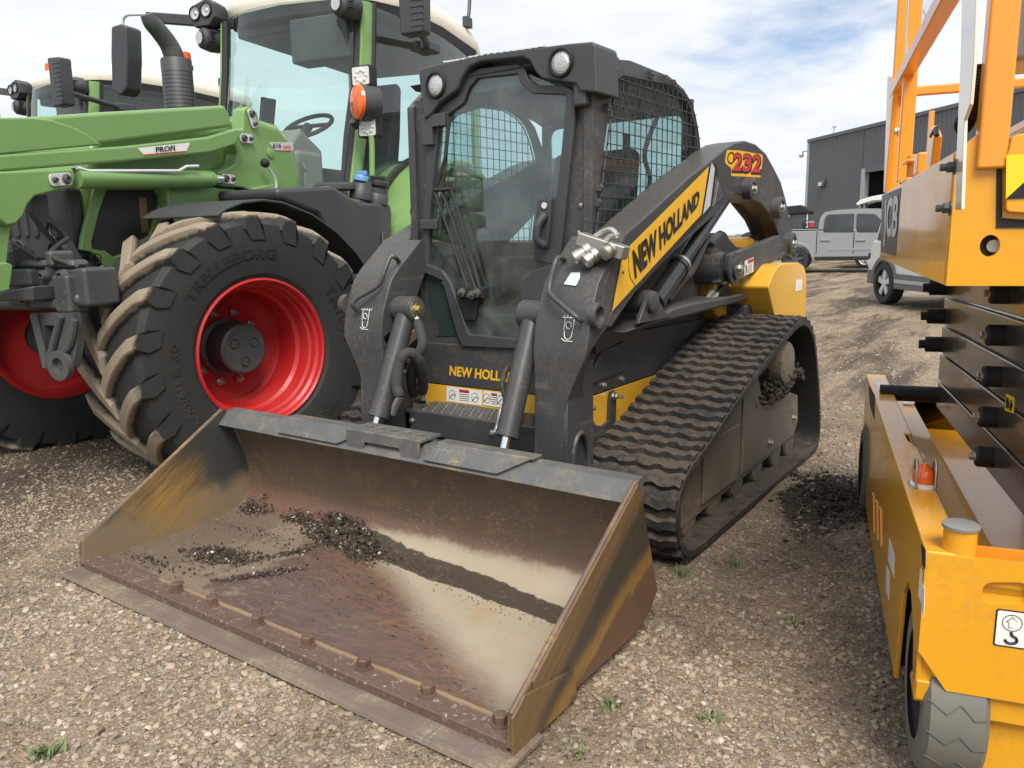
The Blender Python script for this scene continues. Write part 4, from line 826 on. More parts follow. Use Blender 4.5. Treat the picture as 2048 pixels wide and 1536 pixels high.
# ---- loader arms (near one and its mirror) -----------------------------
AX = .62
def arm(s):
    up = A2(Z1([(0, 690), (180, 683), (600, 655), (1320, 615), (1350, 680), (1358, 742), (590, 845), (0, 905)]), AX)
    up = [(-2.3, up[0][1] - .10), (-1.6, up[0][1] - .02)] + up + [(-1.6, up[-1][1] - .05), (-2.3, up[-1][1] - .22)]
    AM = MB().prism(up, 'x', (AX - .16) * s, AX * s).build('loader_arm', 'green', TRC, .022, seg=4)
    lo = A2(Z1([(0, 903), (720, 855), (1210, 800), (1375, 752), (1420, 760), (1400, 800), (1370, 850), (1225, 895), (720, 945), (0, 1005)]), AX)
    lo = [(-2.3, lo[0][1] - .25)] + lo + [(-2.3, lo[-1][1] - .27)]
    MB().prism(lo, 'x', (AX - .12) * s, (AX + .012) * s).build('arm_link_bar', 'green', AM, .014, seg=3)
    sw = A2(Z1([(0, 688), (190, 686), (300, 700), (420, 740), (520, 790), (600, 848), (0, 905)]), AX + .006); sw = [(-2.2, sw[0][1] - .1)] + sw + [(-2.2, sw[-1][1] - .2)]
    MB().prism(sw, 'x', (AX - .14) * s, (AX + .010) * s).build('arm_cheek', 'green', AM, .01, seg=3)
    kn = A2(Z1([(0, 1003), (430, 985), (445, 1030), (430, 1095), (205, 1150), (165, 1200), (140, 1265), (100, 1310), (50, 1322), (0, 1290)]), AX + .02); kn = [(-2.2, kn[0][1] - .2)] + kn + [(-2.2, kn[-1][1] - .2)]
    MB().prism(kn, 'x', (AX - .10) * s, (AX + .02) * s).build('arm_knuckle', 'green', AM, .012, seg=3)
    MB().prism(A2([(-160, 420), (26, 440), (22, 470), (12, 560), (-10, 620), (-60, 700), (-150, 700)], AX - .02), 'x', (AX - .12) * s, (AX - .02) * s).build('drop_leg', 'green', AM, .012)
    MB().prism(A2([(-10, 528), (12, 524), (27, 530), (20, 580), (4, 585), (-12, 560)], AX + .02), 'x', (AX - .06) * s, (AX + .02) * s).build('parallel_lug', 'green', AM, .008)
    br = A2(Z1([(1425, 640), (1450, 622), (1480, 628), (1508, 660), (1520, 720), (1528, 790), (1600, 880), (1625, 980), (1645, 1092), (1560, 1140), (1490, 1125), (1420, 1098), (1310, 1092), (1275, 1075), (1262, 1040), (1280, 1005), (1330, 985), (1375, 960), (1390, 900), (1372, 850), (1368, 790), (1395, 765), (1422, 755)]), .53)
    BR = MB().prism(br, 'x', .43 * s, .53 * s).build('loader_bracket', 'green', TRC, .012, seg=3)
    MB().bx(.34 * s, .5 * s, -.1, .5, 1.0, 1.66).build('bracket_foot', 'green', BR, .02)
    a, b = T.at(150, 357, 'x', .60), T.at(420, 358, 'x', .56); a[0] *= s; b[0] *= s; u = (b - a) / np.linalg.norm(b - a)
    CY = MB().cyl(a, b, .052, n=28).cyl(b - u * .03, b + u * .02, .054, .045, n=28).build('loader_cylinder', 'green', TRC)
    MB().cyl(b, b + u * .10, .03).build('cylinder_rod', 'chrome', CY)
    MB().tube([(q[0] * s, q[1], q[2]) for q in A(Z1([(450, 982), (475, 988), (520, 1001), (800, 1000), (1045, 1000), (1090, 974), (1160, 972)]), .63)], .009, 8).build('cylinder_pipe', 'silver', CY)
    for px, ang, x in (((120, 359), -.12, AX + .024), ((504, 237), 1.25, .538), ((492, 277), -.05, .538), ((456, 358), 0, .538)):
        c = T.at(*px, 'x', x); ca, sa = math.cos(ang), math.sin(ang); pl = fillet([(-.062, -.03), (.062, -.03), (.062, .03), (-.062, .03)], .022)
        Lk = MB().prism([(c[1] + q[0] * ca + q[1] * sa, c[2] - q[0] * sa + q[1] * ca) for q in pl], 'x', x * s, (x + .008) * s).build('lock_plate', 'silver', BR if px[0] > 300 else AM, .002)
        for d, r in ((-.03, .020), (.036, .012)):
            if px[0] < 300: d = -d
            q = ((x + .008) * s, c[1] + d * ca, c[2] - d * sa); MB().lathe([(r * 1.25, 0), (r * 1.25, .006), (r, .008), (r * .9, .018), (r * .5, .018), (r * .45, .008), (0, .008)], q, (s, 0, 0), 16).build('lock_bolt', 'grayp', Lk)
    if s > 0:
        patch(A(Z1([(805, 866), (1112, 834), (1092, 884), (845, 906)]), AX + .0135), 'white', AM, 'badge'); patch(A(Z1([(843, 903), (1092, 882), (1089, 889), (850, 910)]), AX + .0145), 'redink', AM, 'badge_line')
        q = [T.at(*p, 'x', AX + .0155) for p in Z1([(912, 893), (1024, 882), (910, 860)])]; lettering('PROFI', q[0], q[1], q[2], 'ink', AM, bold=.03)
        m = MB(); m.sphere(T.at(530, 326, 'x', .60), .032, 10); LV = m.build('lever_knob', 'dark', BR); MB().tube(A([(532, 330), (543, 345), (551, 360), (553, 385)], .585), .008, 8, curve=4).build('lever_rod', 'silver', LV)
        c = T.at(548, 388, 'x', .57); MB().lathe([(.05, -.02), (.05, .01), (0, .012)], c, (1, 0, 0), 20).build('valve_cover', 'zinc', BR)
        c = T.at(540, 306, 'x', .53); MB().lathe([(.034, 0), (.034, .01), (.028, .012), (0, .012)], c, (1, 0, 0), 20).build('bracket_boss', 'green', BR)
        MB().prism(A2(Z1([(1480, 1100), (1600, 1075), (1640, 1085), (1600, 1150), (1560, 1165), (1500, 1140)]), .57), 'x', .52, .57).build('valve_block', 'green', BR, .012)
arm(1); arm(-1)
MB().bx(-.5, .5, -1.75, -1.62, 1.62, 1.75).build('cross_tube', 'green', TRC, .03)
# ---- front fenders ------------------------------------------------------
fl = A2([(428, 430), (446, 416), (480, 403), (520, 398), (560, 403), (620, 427), (670, 463), (708, 503), (736, 545)], 1.12)
for s in (1, -1):
    f = MB()
    rows = []
    ol = offset_line(fl, -.014)
    f.prism(fl + list(reversed(ol)), 'x', .60 * s, 1.14 * s)
    FE = f.build('front_fender', 'black2', TRC, .005)
    MB().bx(.45 * s, .75 * s, .12, .2, 1.0, 1.5).build('fender_stay', 'dark', FE)
# ---- tank and step block ------------------------------------------------
tk = A2([(556, 376), (640, 372), (668, 371), (700, 392), (722, 402), (783, 407), (786, 430), (784, 520), (750, 620), (700, 560), (640, 430), (560, 400)], .98)
TK = MB().prism(tk, 'x', .42, .98).build('fuel_tank', 'black2', TRC, .035, seg=4)
MB().lathe([(.16, 0), (.16, .03), (.13, .05), (0, .05)], T.at(672, 380, 'x', .75), (0, 0, 1), 24).build('tank_neck', 'black2', TK)
for px, mt, r in (((722, 385), MT['ink'], .075), ((752, 395), MT['ink'], .085)):
    c = T.at(*px, 'x', .90); d = (.15, .1, 1); MB().lathe([(r * 1.15, -.05), (r * 1.1, .02), (r, .03), (r, .06), (r * .9, .07), (r * .9, .1)], c, d, 24).build('filler_neck', 'black2', TK)
for px, col, r in (((722, 362), (.12, .28, .55), .055), ((755, 372), (.03, .03, .033), .085)):
    c = T.at(*px, 'x', .92); FC = MB().lathe([(r, 0), (r, .03), (r * .9, .04), (0, .042)], c, (.15, .1, 1), 24).build('filler_cap', plain('cap_plastic', col, .4), TK); MB().box(c + np.array((.008, .006, .055)), (r * 1.5, .03, .035)).build('cap_grip', FC.data.materials[0], FC, .008)
m = MB().bx(.98, 1.0, 1.50, 1.56, .9, 1.36); m.build('step_rail', 'black2', TK, .01)
# ---- cab ------------------------------------------------------------------
zz = [1.45, 1.75, 2.2, 2.7, 3.16]; yA = [1.52, 1.60, 1.74, 1.84, 1.90]
def ws(x, z): return np.interp(z, zz, yA) - .30 * (1 - (x / .70) ** 2) * (1 - .15 * (z - 1.45))
CBF = MB().bx(-.70, .70, 1.45, 3.9, 1.25, 1.42).build('cab_base', 'dark', TRC, .02)
for s in (1, -1):
    m = MB()
    secs = []
    for z, y in zip(np.linspace(1.42, 3.14, 10), np.interp(np.linspace(1.42, 3.14, 10), zz, yA)):
        secs.append([(s * x_, y + dy, z) for x_, dy in ((.665, -.035), (.70, -.05), (.735, .01), (.735, .06), (.70, .08), (.665, .04))])
    m.loft(secs); CP = m.build('cab_pillar', 'green', CBF, .008)
    m = MB(); m.tube([(s * .655, np.interp(z, zz, yA) - .03, z) for z in np.linspace(1.42, 3.14, 10)], .032, 6); m.tube([(s * .735, np.interp(z, zz, yA) + .075, z) for z in np.linspace(1.42, 3.14, 10)], .022, 6); m.build('pillar_seal', 'dark', CP)
    m = MB(); m.tube([(s * .72, 3.86, z) for z in np.linspace(1.9, 3.14, 6)], .045, 8); m.build('cab_pillar', 'green', CBF)
rows = [[(x, ws(x, z), z) for x in np.linspace(-.68, .68, 17)] for z in np.linspace(1.45, 3.16, 9)]
rows += [[(x, ws(x, 3.16) + .16 * k, 3.16 + .05 * k) for x in np.linspace(-.68, .68, 17)] for k in (1, 2)]
MB().sheet(rows).build('windscreen', 'glassg', CBF, smooth=60, fix=False)
m = MB()
for s in (1, -1):
    rows = [[(s * (.735 + .05 * math.sin(math.pi * q)), np.interp(z, zz, yA) + .09 + (3.80 - np.interp(z, zz, yA) - .09) * q, z) for q in np.linspace(0, 1, 9)] for z in np.linspace(1.95, 3.12, 7)]
    D = MB().sheet(rows).build('side_window', 'glassg', CBF, smooth=60, fix=False)
    rows = [[(s * (.74 + .045 * q), 1.66 + q * (1.0 + .0), z) for q in np.linspace(0, 1, 4)] for z in (1.42, 1.7, 1.96)]
    MB().sheet(rows).build('door_glass', 'glassg', CBF, smooth=60, fix=False)
MB().sheet([[(x, 3.9 + .1 * (1 - (x / .7) ** 2), z) for x in np.linspace(-.68, .68, 9)] for z in (1.95, 3.1)]).build('rear_window', 'glassg', CBF, fix=False)
def ring(z, sc, fy=1.62, ry=4.08): return [(x * sc, (2.85 + (y - 2.85) * sc), z + dz) for x, y, dz in ROOF]
ROOF = [(-.72, 1.95, 0), (-.45, 1.80, 0), (0, 1.74, 0), (.45, 1.80, 0), (.72, 1.95, 0), (.81, 2.3, .02), (.83, 3.0, .02), (.80, 3.8, -.02), (.7, 4.1, -.05), (0, 4.16, -.05), (-.7, 4.1, -.05), (-.80, 3.8, -.02), (-.83, 3.0, .02), (-.81, 2.3, .02)]
RF = MB().loft([ring(3.17, .985), ring(3.22, 1.0), ring(3.30, .985), ring(3.36, .92), ring(3.385, .7)]).build('cab_roof', 'cream', CBF, smooth=60)
MB().loft([ring(3.10, .95), ring(3.17, .98)]).build('roof_underside', 'black2', CBF)
m = MB().bx(-.62, .62, 1.95, 3.7, 3.02, 3.10); m.bx(.05, .60, 1.78, 2.0, 2.72, 3.06); m.build('headliner', 'black2', CBF, .02)
m = MB().bx(-.30, .25, 1.50, 1.85, 1.42, 2.02); m.prism([(1.50, 1.42), (1.45, 2.05), (1.62, 2.2), (1.9, 2.05), (1.9, 1.42)], 'x', -.22, .22); m.build('dashboard', paint('warm_grey_console', (.2, .19, .17), .6), CBF, .04, seg=3)
m = MB(); c = np.array((.0, 2.02, 2.27)); e1 = np.array((1, 0, 0)); e2 = np.array((0, .85, .53)); m.tube([c + .21 * (math.cos(a) * e1 + math.sin(a) * e2) for a in np.linspace(0, 2 * math.pi, 28, endpoint=False)], .019, 8, closed=True)
m.tube([c - .2 * e1, c, c + .2 * e1], .018, 6); m.tube([c, c - .2 * e2], .018, 6); m.tube([c, (0, 1.8, 2.05)], .04, 8); m.build('steering_wheel', 'dark', CBF)
m = MB().box((-.36, 1.95, 2.4), (.03, .30, .24), np.array([[.9, -.3, .2], [.3, .94, 0], [-.2, .1, .97]])); m.tube([(-.36, 1.95, 2.3), (-.3, 1.85, 1.9)], .02, 6); m.build('terminal', 'dark', CBF, .01)
m = MB().prism(fillet([(2.35, 1.55), (2.9, 1.55), (3.0, 1.75), (3.12, 2.3), (3.18, 2.75), (3.08, 2.78), (2.92, 2.3), (2.82, 1.85), (2.35, 1.83)], .06), 'x', -.27, .27); m.build('driver_seat', 'seat', CBF, .07, seg=3)
m = MB().prism([(2.1, 1.42), (2.1, 1.8), (2.6, 2.0), (3.3, 2.0), (3.4, 1.42)], 'x', .36, .60); m.prism([(2.1, 1.42), (2.1, 1.8), (2.6, 2.0), (3.3, 2.0), (3.4, 1.42)], 'x', -.60, -.36); m.build('side_console', 'black2', CBF, .03)
# wiper and mirror inside the screen
m = MB(); m.tube([(-.05, ws(-.05, 2.1) - .03, 2.1), (.28, ws(.28, 1.5) - .03, 1.46)], .012, 6); m.tube([(-.02, ws(-.02, 2.1) - .04, 2.12), (.33, ws(.33, 1.5) - .04, 1.50)], .008, 6); m.tube([(-.10, ws(-.1, 2.12) - .03, 2.12), (-.18, ws(-.18, 2.16) - .03, 2.17), (-.08, ws(-.08, 2.2) - .03, 2.2), (-.02, ws(0, 2.14) - .03, 2.12)], .007, 6, curve=4); m.lathe([(.075, 0), (.06, .05), (0, .06)], (-.03, ws(0, 2.1) + .0, 2.1), (0, -1, 0), 18); m.build('screen_wiper', 'dark', CBF)
# rear fender: green wing over the rear wheel with a black seal
for s in (1, -1):
    arc = [(2.72 + 1.06 * math.cos(a), .93 + 1.06 * math.sin(a)) for a in np.linspace(rad(168), rad(20), 24)]
    inn = [(2.72 + .99 * math.cos(a), .93 + .99 * math.sin(a)) for a in np.linspace(rad(168), rad(20), 24)]
    RFN = MB().prism(arc + inn[::-1], 'x', .56 * s, 1.12 * s).build('rear_fender', 'green', TRC, .02, seg=3)
    MB().prism(arc + [(3.6, 1.0), (1.75, 1.0)], 'x', .66 * s, .72 * s).build('fender_wall', 'green', RFN, .01)
    m = MB(); m.tube([(.745 * s, 2.72 + 1.09 * math.cos(a), .93 + 1.09 * math.sin(a)) for a in np.linspace(rad(172), rad(60), 18)], .03, 8); m.build('fender_seal', 'dark', RFN)
# handrail, lamp cluster on the near pillar
m = MB(); m.tube(A([(744, 352), (744, 300), (743, 272)], .93), .022, 10); m.build('handrail', 'green', CBF)
m = MB(); m.tube(A([(706, 240), (712, 250), (722, 235)], .80), .035, 8); m.tube(A([(735, 160), (737, 205), (742, 250)], .88), .015, 8); m.build('lamp_bracket', 'black2', CBF)
yaw_c = -.25
def facing(px, x): return T.at(*px, 'x', x)
for px in ((726, 153), (739, 255)):
    c = facing(px, .90); c[1] -= .03; LB = MB().prism(fillet([(c[0] - .085, c[2] - .075), (c[0] + .085, c[2] - .075), (c[0] + .085, c[2] + .075), (c[0] - .085, c[2] + .075)], .02), 'y', c[1], c[1] + .09).build('work_lamp', 'dark', CBF, .006)
    MB().prism(fillet([(c[0] - .072, c[2] - .063), (c[0] + .072, c[2] - .063), (c[0] + .072, c[2] + .063), (c[0] - .072, c[2] + .063)], .016), 'y', c[1] - .004, c[1]).build('lamp_lens', plain('frosted_lens', (.62, .62, .58), .2), LB)
    for a in range(8): MB().sphere((c[0] + .042 * math.cos(a * .785), c[1] - .004, c[2] + .040 * math.sin(a * .785)), .017, 6, (1, .4, 1)).build('led', 'silver', LB)
c = facing((712, 204), .86); IN = MB().lathe([(.10, .0), (.13, .03), (.135, .10), (.115, .17), (.06, .20), (0, .20)], c, (.55, .8, 0), 28).build('indicator_housing', 'black2', CBF)
MB().lathe([(.128, .024), (.12, .0), (.08, -.016), (0, -.022)], c, (.55, .8, 0), 28, cap=False).build('indicator_lens', 'orange', IN)
# near mirror
c0 = T.at(797, -12, 'x', 1.2); MR = MB().prism(fillet([(1.06, 2.83), (1.26, 2.83), (1.28, 3.3), (1.06, 3.32)], .03), 'y', 1.78, 1.92)
MR = MR.build('mirror', 'black2', CBF, .025, seg=3)
m = MB()
for k in range(9): m.bx(1.16, 1.275, 1.775, 1.785, 2.88 + k * .045, 2.892 + k * .045)
m.build('mirror_ribs', 'black2', MR)
MB().tube([(1.17, 1.9, 2.98), (1.05, 2.1, 2.98), (.86, 2.6, 2.96), (.80, 2.7, 2.96)], .03, 8, curve=4).build('mirror_arm', 'black2', MR)
m = MB().box((.83, 2.72, 2.96), (.09, .24, .09)); m.build('mirror_mount', 'black2', MR, .02)
# far side: mirror on a rod, lamp pod on the roof bar
yb = 2.0
def F(px, y): return T.at(*px, 'y', y)
a = F((296, 35), 1.95); b = F((472, 48), 1.95)
BAR = MB().box((a + b) / 2, (np.linalg.norm(b - a), .07, .085), np.array([[(b - a)[0] / np.linalg.norm(b - a), 0, -(b - a)[2] / np.linalg.norm(b - a)], [0, 1, 0], [(b - a)[2] / np.linalg.norm(b - a), 0, (b - a)[0] / np.linalg.norm(b - a)]])).build('roof_bar', 'black2', CBF, .01)
MB().tube([F(p, 1.95) for p in ((300, 29), (262, 29), (250, 33), (246, 42), (246, 60))], .014, 8, curve=3).build('mirror_rod', 'silver', BAR)
mm_ = T.p2([(240, 58), (258, 52), (270, 58), (272, 120), (270, 180), (262, 192), (255, 194), (241, 184), (239, 110)], 'y', 1.95)
MB().prism(fillet(mm_, .02), 'y', 1.85, 2.03).build('far_mirror', 'black2', BAR, .02)
def pod(c, parent, two=True):
    P_ = MB().loft([[(c[0] + dx * k, c[1] + y, c[2] + dz * k) for dx, dz in ((-.14, -.05), (-.10, -.11), (.06, -.11), (.13, -.05), (.13, .06), (.05, .11), (-.06, .08), (-.13, .06))] for y, k in ((-.09, .96), (-.06, 1), (.06, .95), (.14, .6))]).build('lamp_pod', 'black2', parent, .01)
    for dx, dz in ((-.075, .0), (.045, .012)):
        q = (c[0] + dx, c[1] - .092, c[2] + dz); LL = MB().lathe([(.058, 0), (.058, .012), (.05, .012), (.048, -.004)], q, (0, -1, 0), 22, cap=False).build('lamp_rim', 'dark', P_); MB().lathe([(.05, .004), (.02, -.002), (0, .008)], q, (0, -1, 0), 20, cap=False).build('lamp_lens', 'lens', LL)
    return P_
c = F((420, 30), 1.85); PD = pod(c, BAR)
def lowpod(c, parent):
    P_ = MB().lathe([(.06, -.10), (.085, -.08), (.10, 0), (.095, .08), (.05, .12), (0, .12)], c, (.25, 1, 0), 24).build('lower_lamp', 'black2', parent); q = np.array(c) + np.array((-.025, -.105, .0)); MB().lathe([(.05, .008), (.02, .0), (0, .008)], q, (-.25, -1, 0), 20).build('lamp_lens', 'lens', P_)
    m = MB()
    for k in range(5): m.bx(c[0] - .01, c[0] + .09, c[1] - .085, c[1] + .05, c[2] - .03 + k * .018, c[2] - .023 + k * .018)
    m.build('cooling_fins', 'black2', P_); return P_
lowpod(F((422, 80), 1.85), PD); MB().tube([F(p, 1.9) for p in ((440, 60), (455, 72), (457, 85), (448, 92))], .007, 6, curve=4).build('lamp_cable', 'dark', PD)
c = T.at(698, 12, 'y', 1.72); lowpod((c[0] - .02, c[1], c[2] + .0), CBF)
# exhaust
def EP(px): return T.at(*px, 'x', -.65)
b0, b1 = EP((356, 260)), EP((352, 122)); ex = np.array((b1[0], b1[1]))
holes = []
EX = MB().lathe([(.115, 0), (.115, b1[2] - 1.9), (.108, b1[2] - 1.9 + .012), (.0, b1[2] - 1.9 + .012)], (ex[0], ex[1], 1.9), (0, 0, 1), 40)
def perf_mat():
    m, t = nt('perforated_black_shield'); c, x, y, z = xyz(t); y0 = math_(t, 'SUBTRACT', y, float(ex[1])); x0 = math_(t, 'SUBTRACT', x, float(ex[0]))
    an = math_(t, 'ARCTAN2', y0, x0); u = math_(t, 'MULTIPLY', an, 36 / (2 * math.pi)); v = math_(t, 'MULTIPLY', z, 1 / .03)
    row = math_(t, 'FLOOR', v); par = math_(t, 'MULTIPLY', math_(t, 'MODULO', row, 2.), .5); fu = math_(t, 'SUBTRACT', math_(t, 'FRACT', math_(t, 'ADD', u, par)), .5); fv = math_(t, 'SUBTRACT', math_(t, 'FRACT', v), .5)
    d = math_(t, 'SQRT', math_(t, 'ADD', math_(t, 'MULTIPLY', math_(t, 'MULTIPLY', fu, fu), .5), math_(t, 'MULTIPLY', fv, fv))); h = math_(t, 'MULTIPLY', smooth(t, d, .30, .24), smooth(t, z, float(b1[2]) - .075, float(b1[2]) - .08))
    finish(t, mixc(t, h, (.05, .054, .062), (.004, .004, .004)), .5, 0, h, -.5, .01); return m
EX = EX.build('exhaust_shield', perf_mat(), TRC)
MB().tube([np.array((ex[0], ex[1], b1[2] - .02)), EP((345, 105)) , EP((335, 85)), EP((316, 60)), EP((302, 45)), EP((294, 28))], [.075, .075, .07, .066, .06, .05], 20, curve=5).build('exhaust_pipe', 'grayp', EX)
c = EP((368, 118)); BC = MB().lathe([(.03, -.12), (.03, -.04), (.055, -.03), (.055, 0), (.04, .01)], (c[0] - .1, c[1] + .12, c[2] - .02), (0, 0, 1), 20).build('beacon_stem', 'dark', EX); MB().lathe([(.045, 0), (.048, .01), (.042, .085), (.03, .095), (0, .095)], (c[0] - .1, c[1] + .12, c[2] - .01), (0, 0, 1), 24).build('beacon_lens', plain('orange_red_lens', (.8, .09, .02), .25), BC)
# roof beacon and aerial
m = MB().lathe([(.07, 0), (.07, .02), (.062, .12), (.03, .13), (0, .13)], (-.35, 2.0, 3.36), (0, 0, 1), 24); m.build('roof_beacon', plain('orange_beacon_lens', (.8, .12, .02), .25), CBF)
m = MB(); c = T.at(935, 45, 'x', .80); m.tube([c, T.at(938, 25, 'x', .80), T.at(940, -10, 'x', .8)], .018, 8); m.box(c, (.05, .12, .09)); m.build('aerial', 'black2', CBF)
# ---- the second tractor -----------------------------------------------
T2 = copy_tree(TRC); o2 = Frame((-7.741, -.432, 0), 2); T2.location = o2.o; T2.rotation_euler = (0, 0, o2.yaw)
T2['label'] = 'cream roofed tractor seen over the green loader arm at the left edge'
def kids(o):
    for c_ in o.children: yield c_; yield from kids(c_)
for c_ in list(kids(T2)):
    b = c_.name.split('.')[0]
    if b in ('mirror',): c_.location = (-.02, -.55, -.08)
    if b in ('badge', 'badge_line', 'lettering', 'exhaust_shield', 'exhaust_pipe', 'beacon_stem', 'beacon_lens', 'raised_lettering', 'cross_tube', 'handrail', 'work_lamp', 'lamp_lens', 'led', 'indicator_housing', 'indicator_lens', 'lamp_bracket') : pass
# =================================================================== scissor lift
F0 = Frame((0, 0, 0), 14.06)
LFO = F0.w((1.85, -.9, 0)); LF = Frame(LFO, 14.06); OX, OY = 1.85, -.9
SLF = thing('scissor_lift', 'yellow and orange scissor lift with folded black arms at the right edge', 'scissor lift', LF)
def la(pts, ax, val): 
    v = val - (OX if ax == 'x' else OY if ax == 'y' else 0); return [tuple(LF.at(p[0], p[1], ax, v)) for p in pts]
def la2(pts, ax, val):
    i = 'xyz'.index(ax); return [tuple(q[k] for k in range(3) if k != i) for q in la(pts, ax, val)]
xo = lambda x: x - OX
yo = lambda y: y - OY
WID = .82; X0, X1 = xo(1.45), xo(1.45 + WID); Y0, Y1 = yo(-2.03), yo(.28)
# side plate with wheel arches
def arch(cy): return [(cy - .235, .09), (cy - .21, .26), (cy - .15, .385), (cy - .10, .42), (cy + .10, .42), (cy + .15, .385), (cy + .21, .26), (cy + .235, .09)]
sd = [(Y0, .60), (Y0, .25), (Y0 + .03, .22), (yo(-1.97), .25)] 
wy = yo(-1.80); wy2 = yo(.02)
poly = [(Y0 + .0, .60), (Y0, .30), (Y0 + .012, .25)] + [(wy - .19, .28), (wy - .15, .36), (wy - .06, .425), (wy + .02, .425), (wy + .10, .36), (wy + .14, .09)] + [(wy2 - .24, .09), (wy2 - .2, .3), (wy2 - .1, .40), (wy2 + .1, .40), (wy2 + .2, .3), (Y1 - .01, .25), (Y1, .60)]
BS = MB().prism(poly, 'x', X0, X0 + .012).build('base_side', 'liftyel', SLF, .003)
MB().prism(poly, 'x', X1 - .012, X1).build('base_side', 'liftyel', SLF, .003)
# rail tops with a notch
tp = [(X0, Y0), (X0 + .078, Y0), (X0 + .078, yo(-1.42)), (X0 + .082, yo(-1.12)), (X0 + .060, yo(-1.02)), (X0 + .060, yo(-.93)), (X0 + .082, yo(-.93)), (X0 + .085, Y1), (X0, Y1)]
MB().prism(tp, 'z', .592, .604).build('rail_top', 'liftyel', SLF, .005, seg=3)
MB().prism([(X1 - .08, Y0), (X1, Y0), (X1, Y1), (X1 - .08, Y1)], 'z', .592, .604).build('rail_top', 'liftyel', SLF, .005)
m = MB().prism([(X0 + .07, .604), (X0 + .078, .598), (X0 + .10, .505), (X0 + .20, .495), (X0 + .225, .35), (X1 - .225, .35), (X1 - .20, .495), (X1 - .10, .505), (X1 - .078, .598), (X1 - .078, .58), (X1 - .11, .485), (X1 - .21, .475), (X1 - .235, .33), (X0 + .235, .33), (X0 + .21, .475), (X0 + .09, .49), (X0 + .07, .58)], 'y', Y0 + .02, Y1); m.build('base_tub', 'liftyel', SLF, .006, seg=3)
MB().bx(X0 + .012, X1 - .012, wy + .2, wy2 - .3, .10, .33).build('base_floor', 'dark', SLF)
# near end plate with slot, lower guard
fp = [(X0, .602), (X1, .602), (X1, .36), (X1 - .06, .29), (X0 + .06, .29), (X0, .375)]
slot = fillet(la2([(1962, 1160), (2056, 1160), (2056, 1204), (1962, 1204)], 'y', -2.03), .03, 5)
slot2 = [(2 * 0 + (X0 + X1) - q[0], q[1]) for q in slot]
EP_ = MB().prism(fp, 'y', Y0 - .012, Y0, holes=[slot]).build('end_plate', 'liftyel', SLF)
MB().bx(X0 + .06, X1 - .06, Y0 + .07, Y0 + .08, .42, .60).build('end_backing', 'liftor', EP_)
g = fillet([(X0 - .0, .375), (X0 + .06, .29), (X1 - .06, .29), (X1, .375), (X1, .27), (X1 - .04, .228), (X0 + .055, .228), (X0, .262)], [.01, .02, .02, .01, .03, .03, .03, .03])
MB().prism(g, 'y', Y0 + .004, Y0 + .03).build('lower_guard', 'liftyel', EP_, .006, seg=3)
MB().prism([(Y0 - .004, .30), (Y0 + .03, .30), (Y0 + .10, .265), (Y0 + .10, .25), (Y0 + .02, .235), (Y0 + .003, .25)], 'x', X0 + .002, X0 + .03).build('guard_return', 'liftyel', EP_, .004)
MB().bx(X0 + .125, X0 + .5, Y0 + .03, Y0 + .18, .06, .28).build('axle_box', 'liftyel', SLF, .01)
# hook sticker
H = la2([(1993, 1292), (2048, 1296), (2054, 1224), (1999, 1221)], 'y', -2.043); hx = (H[0][0] + H[2][0]) / 2; hz = (H[0][1] + H[2][1]) / 2; yy = Y0 - .0125
def flat(poly, y0, y1, mat, name, parent): return MB().prism(poly, 'y', y1, y0).build(name, mat, parent, smooth=0)
SK = flat(fillet([(hx - .031, hz - .042), (hx + .031, hz - .042), (hx + .031, hz + .042), (hx - .031, hz + .042)], .006), yy, yy - .0008, 'ink', 'lifting_sticker', EP_)
flat(fillet([(hx - .028, hz - .039), (hx + .028, hz - .039), (hx + .028, hz + .039), (hx - .028, hz + .039)], .005), yy - .0009, yy - .0013, 'white', 'sticker_face', SK)
m = MB(); m.tube([(hx + .018 * math.cos(a), yy - .0016, hz + .014 + .018 * math.sin(a)) for a in np.linspace(0, 6.28, 28, endpoint=False)], .0008, 5, closed=True)
m.tube([(hx + a, yy - .0016, hz + .014 + b) for a, b in ((0, .013), (-.011, .001), (-.006, .001), (-.006, -.011), (.006, -.011), (.006, .001), (.011, .001))], .0008, 5, closed=True); m.build('print', 'ink', SK)
m = MB(); m.tube([(hx + a, yy - .0016, hz + b) for a, b in ((0, -.006), (.001, -.013), (.010, -.019), (.010, -.028), (0, -.032), (-.008, -.029), (-.010, -.024))], .003, 6, curve=4); m.build('print', 'ink', SK)
# post with grey cap, plate, stickers
c = la([(1926, 1054)], 'z', .66)[0]; c = (X0 + .069, Y0 + .032)
PO = MB().cyl((c[0], c[1], .55), (c[0], c[1], .655), .033, n=28).build('corner_post', 'liftyel', SLF); MB().lathe([(.0375, 0), (.0375, .006), (.033, .009), (0, .009)], (c[0], c[1], .655), (0, 0, 1), 30).build('post_cap', 'silver', PO).data.materials[0] = plain('grey_cap', (.2, .2, .2), .45)
MB().bx(X0 + .012, X1 - .012, Y0, Y0 + .012, .52, .60).bx(X0 + .078, X1 - .078, Y0, Y0 + .22, .50, .545).build('end_shelf', 'liftyel', SLF, .004)
PL = MB().prism([(X0 + .125, Y0 + .035), (X0 + .20, Y0 + .02), (X0 + .20, Y0 + .09), (X0 + .125, Y0 + .105)], 'z', .546, .549).build('data_plate', 'ink', SLF)
lettering('JCB', (X0 + .172, Y0 + .085, .5495), (X0 + .172, Y0 + .05, .5495), (X0 + .190, Y0 + .085, .5495), 'white', PL, bold=.03)
m = MB()
for k in range(5): m.bx(X0 + .135 + k * .007, X0 + .138 + k * .007, Y0 + .045, Y0 + .09, .5492, .5496)
m.build('print', 'silver', PL)
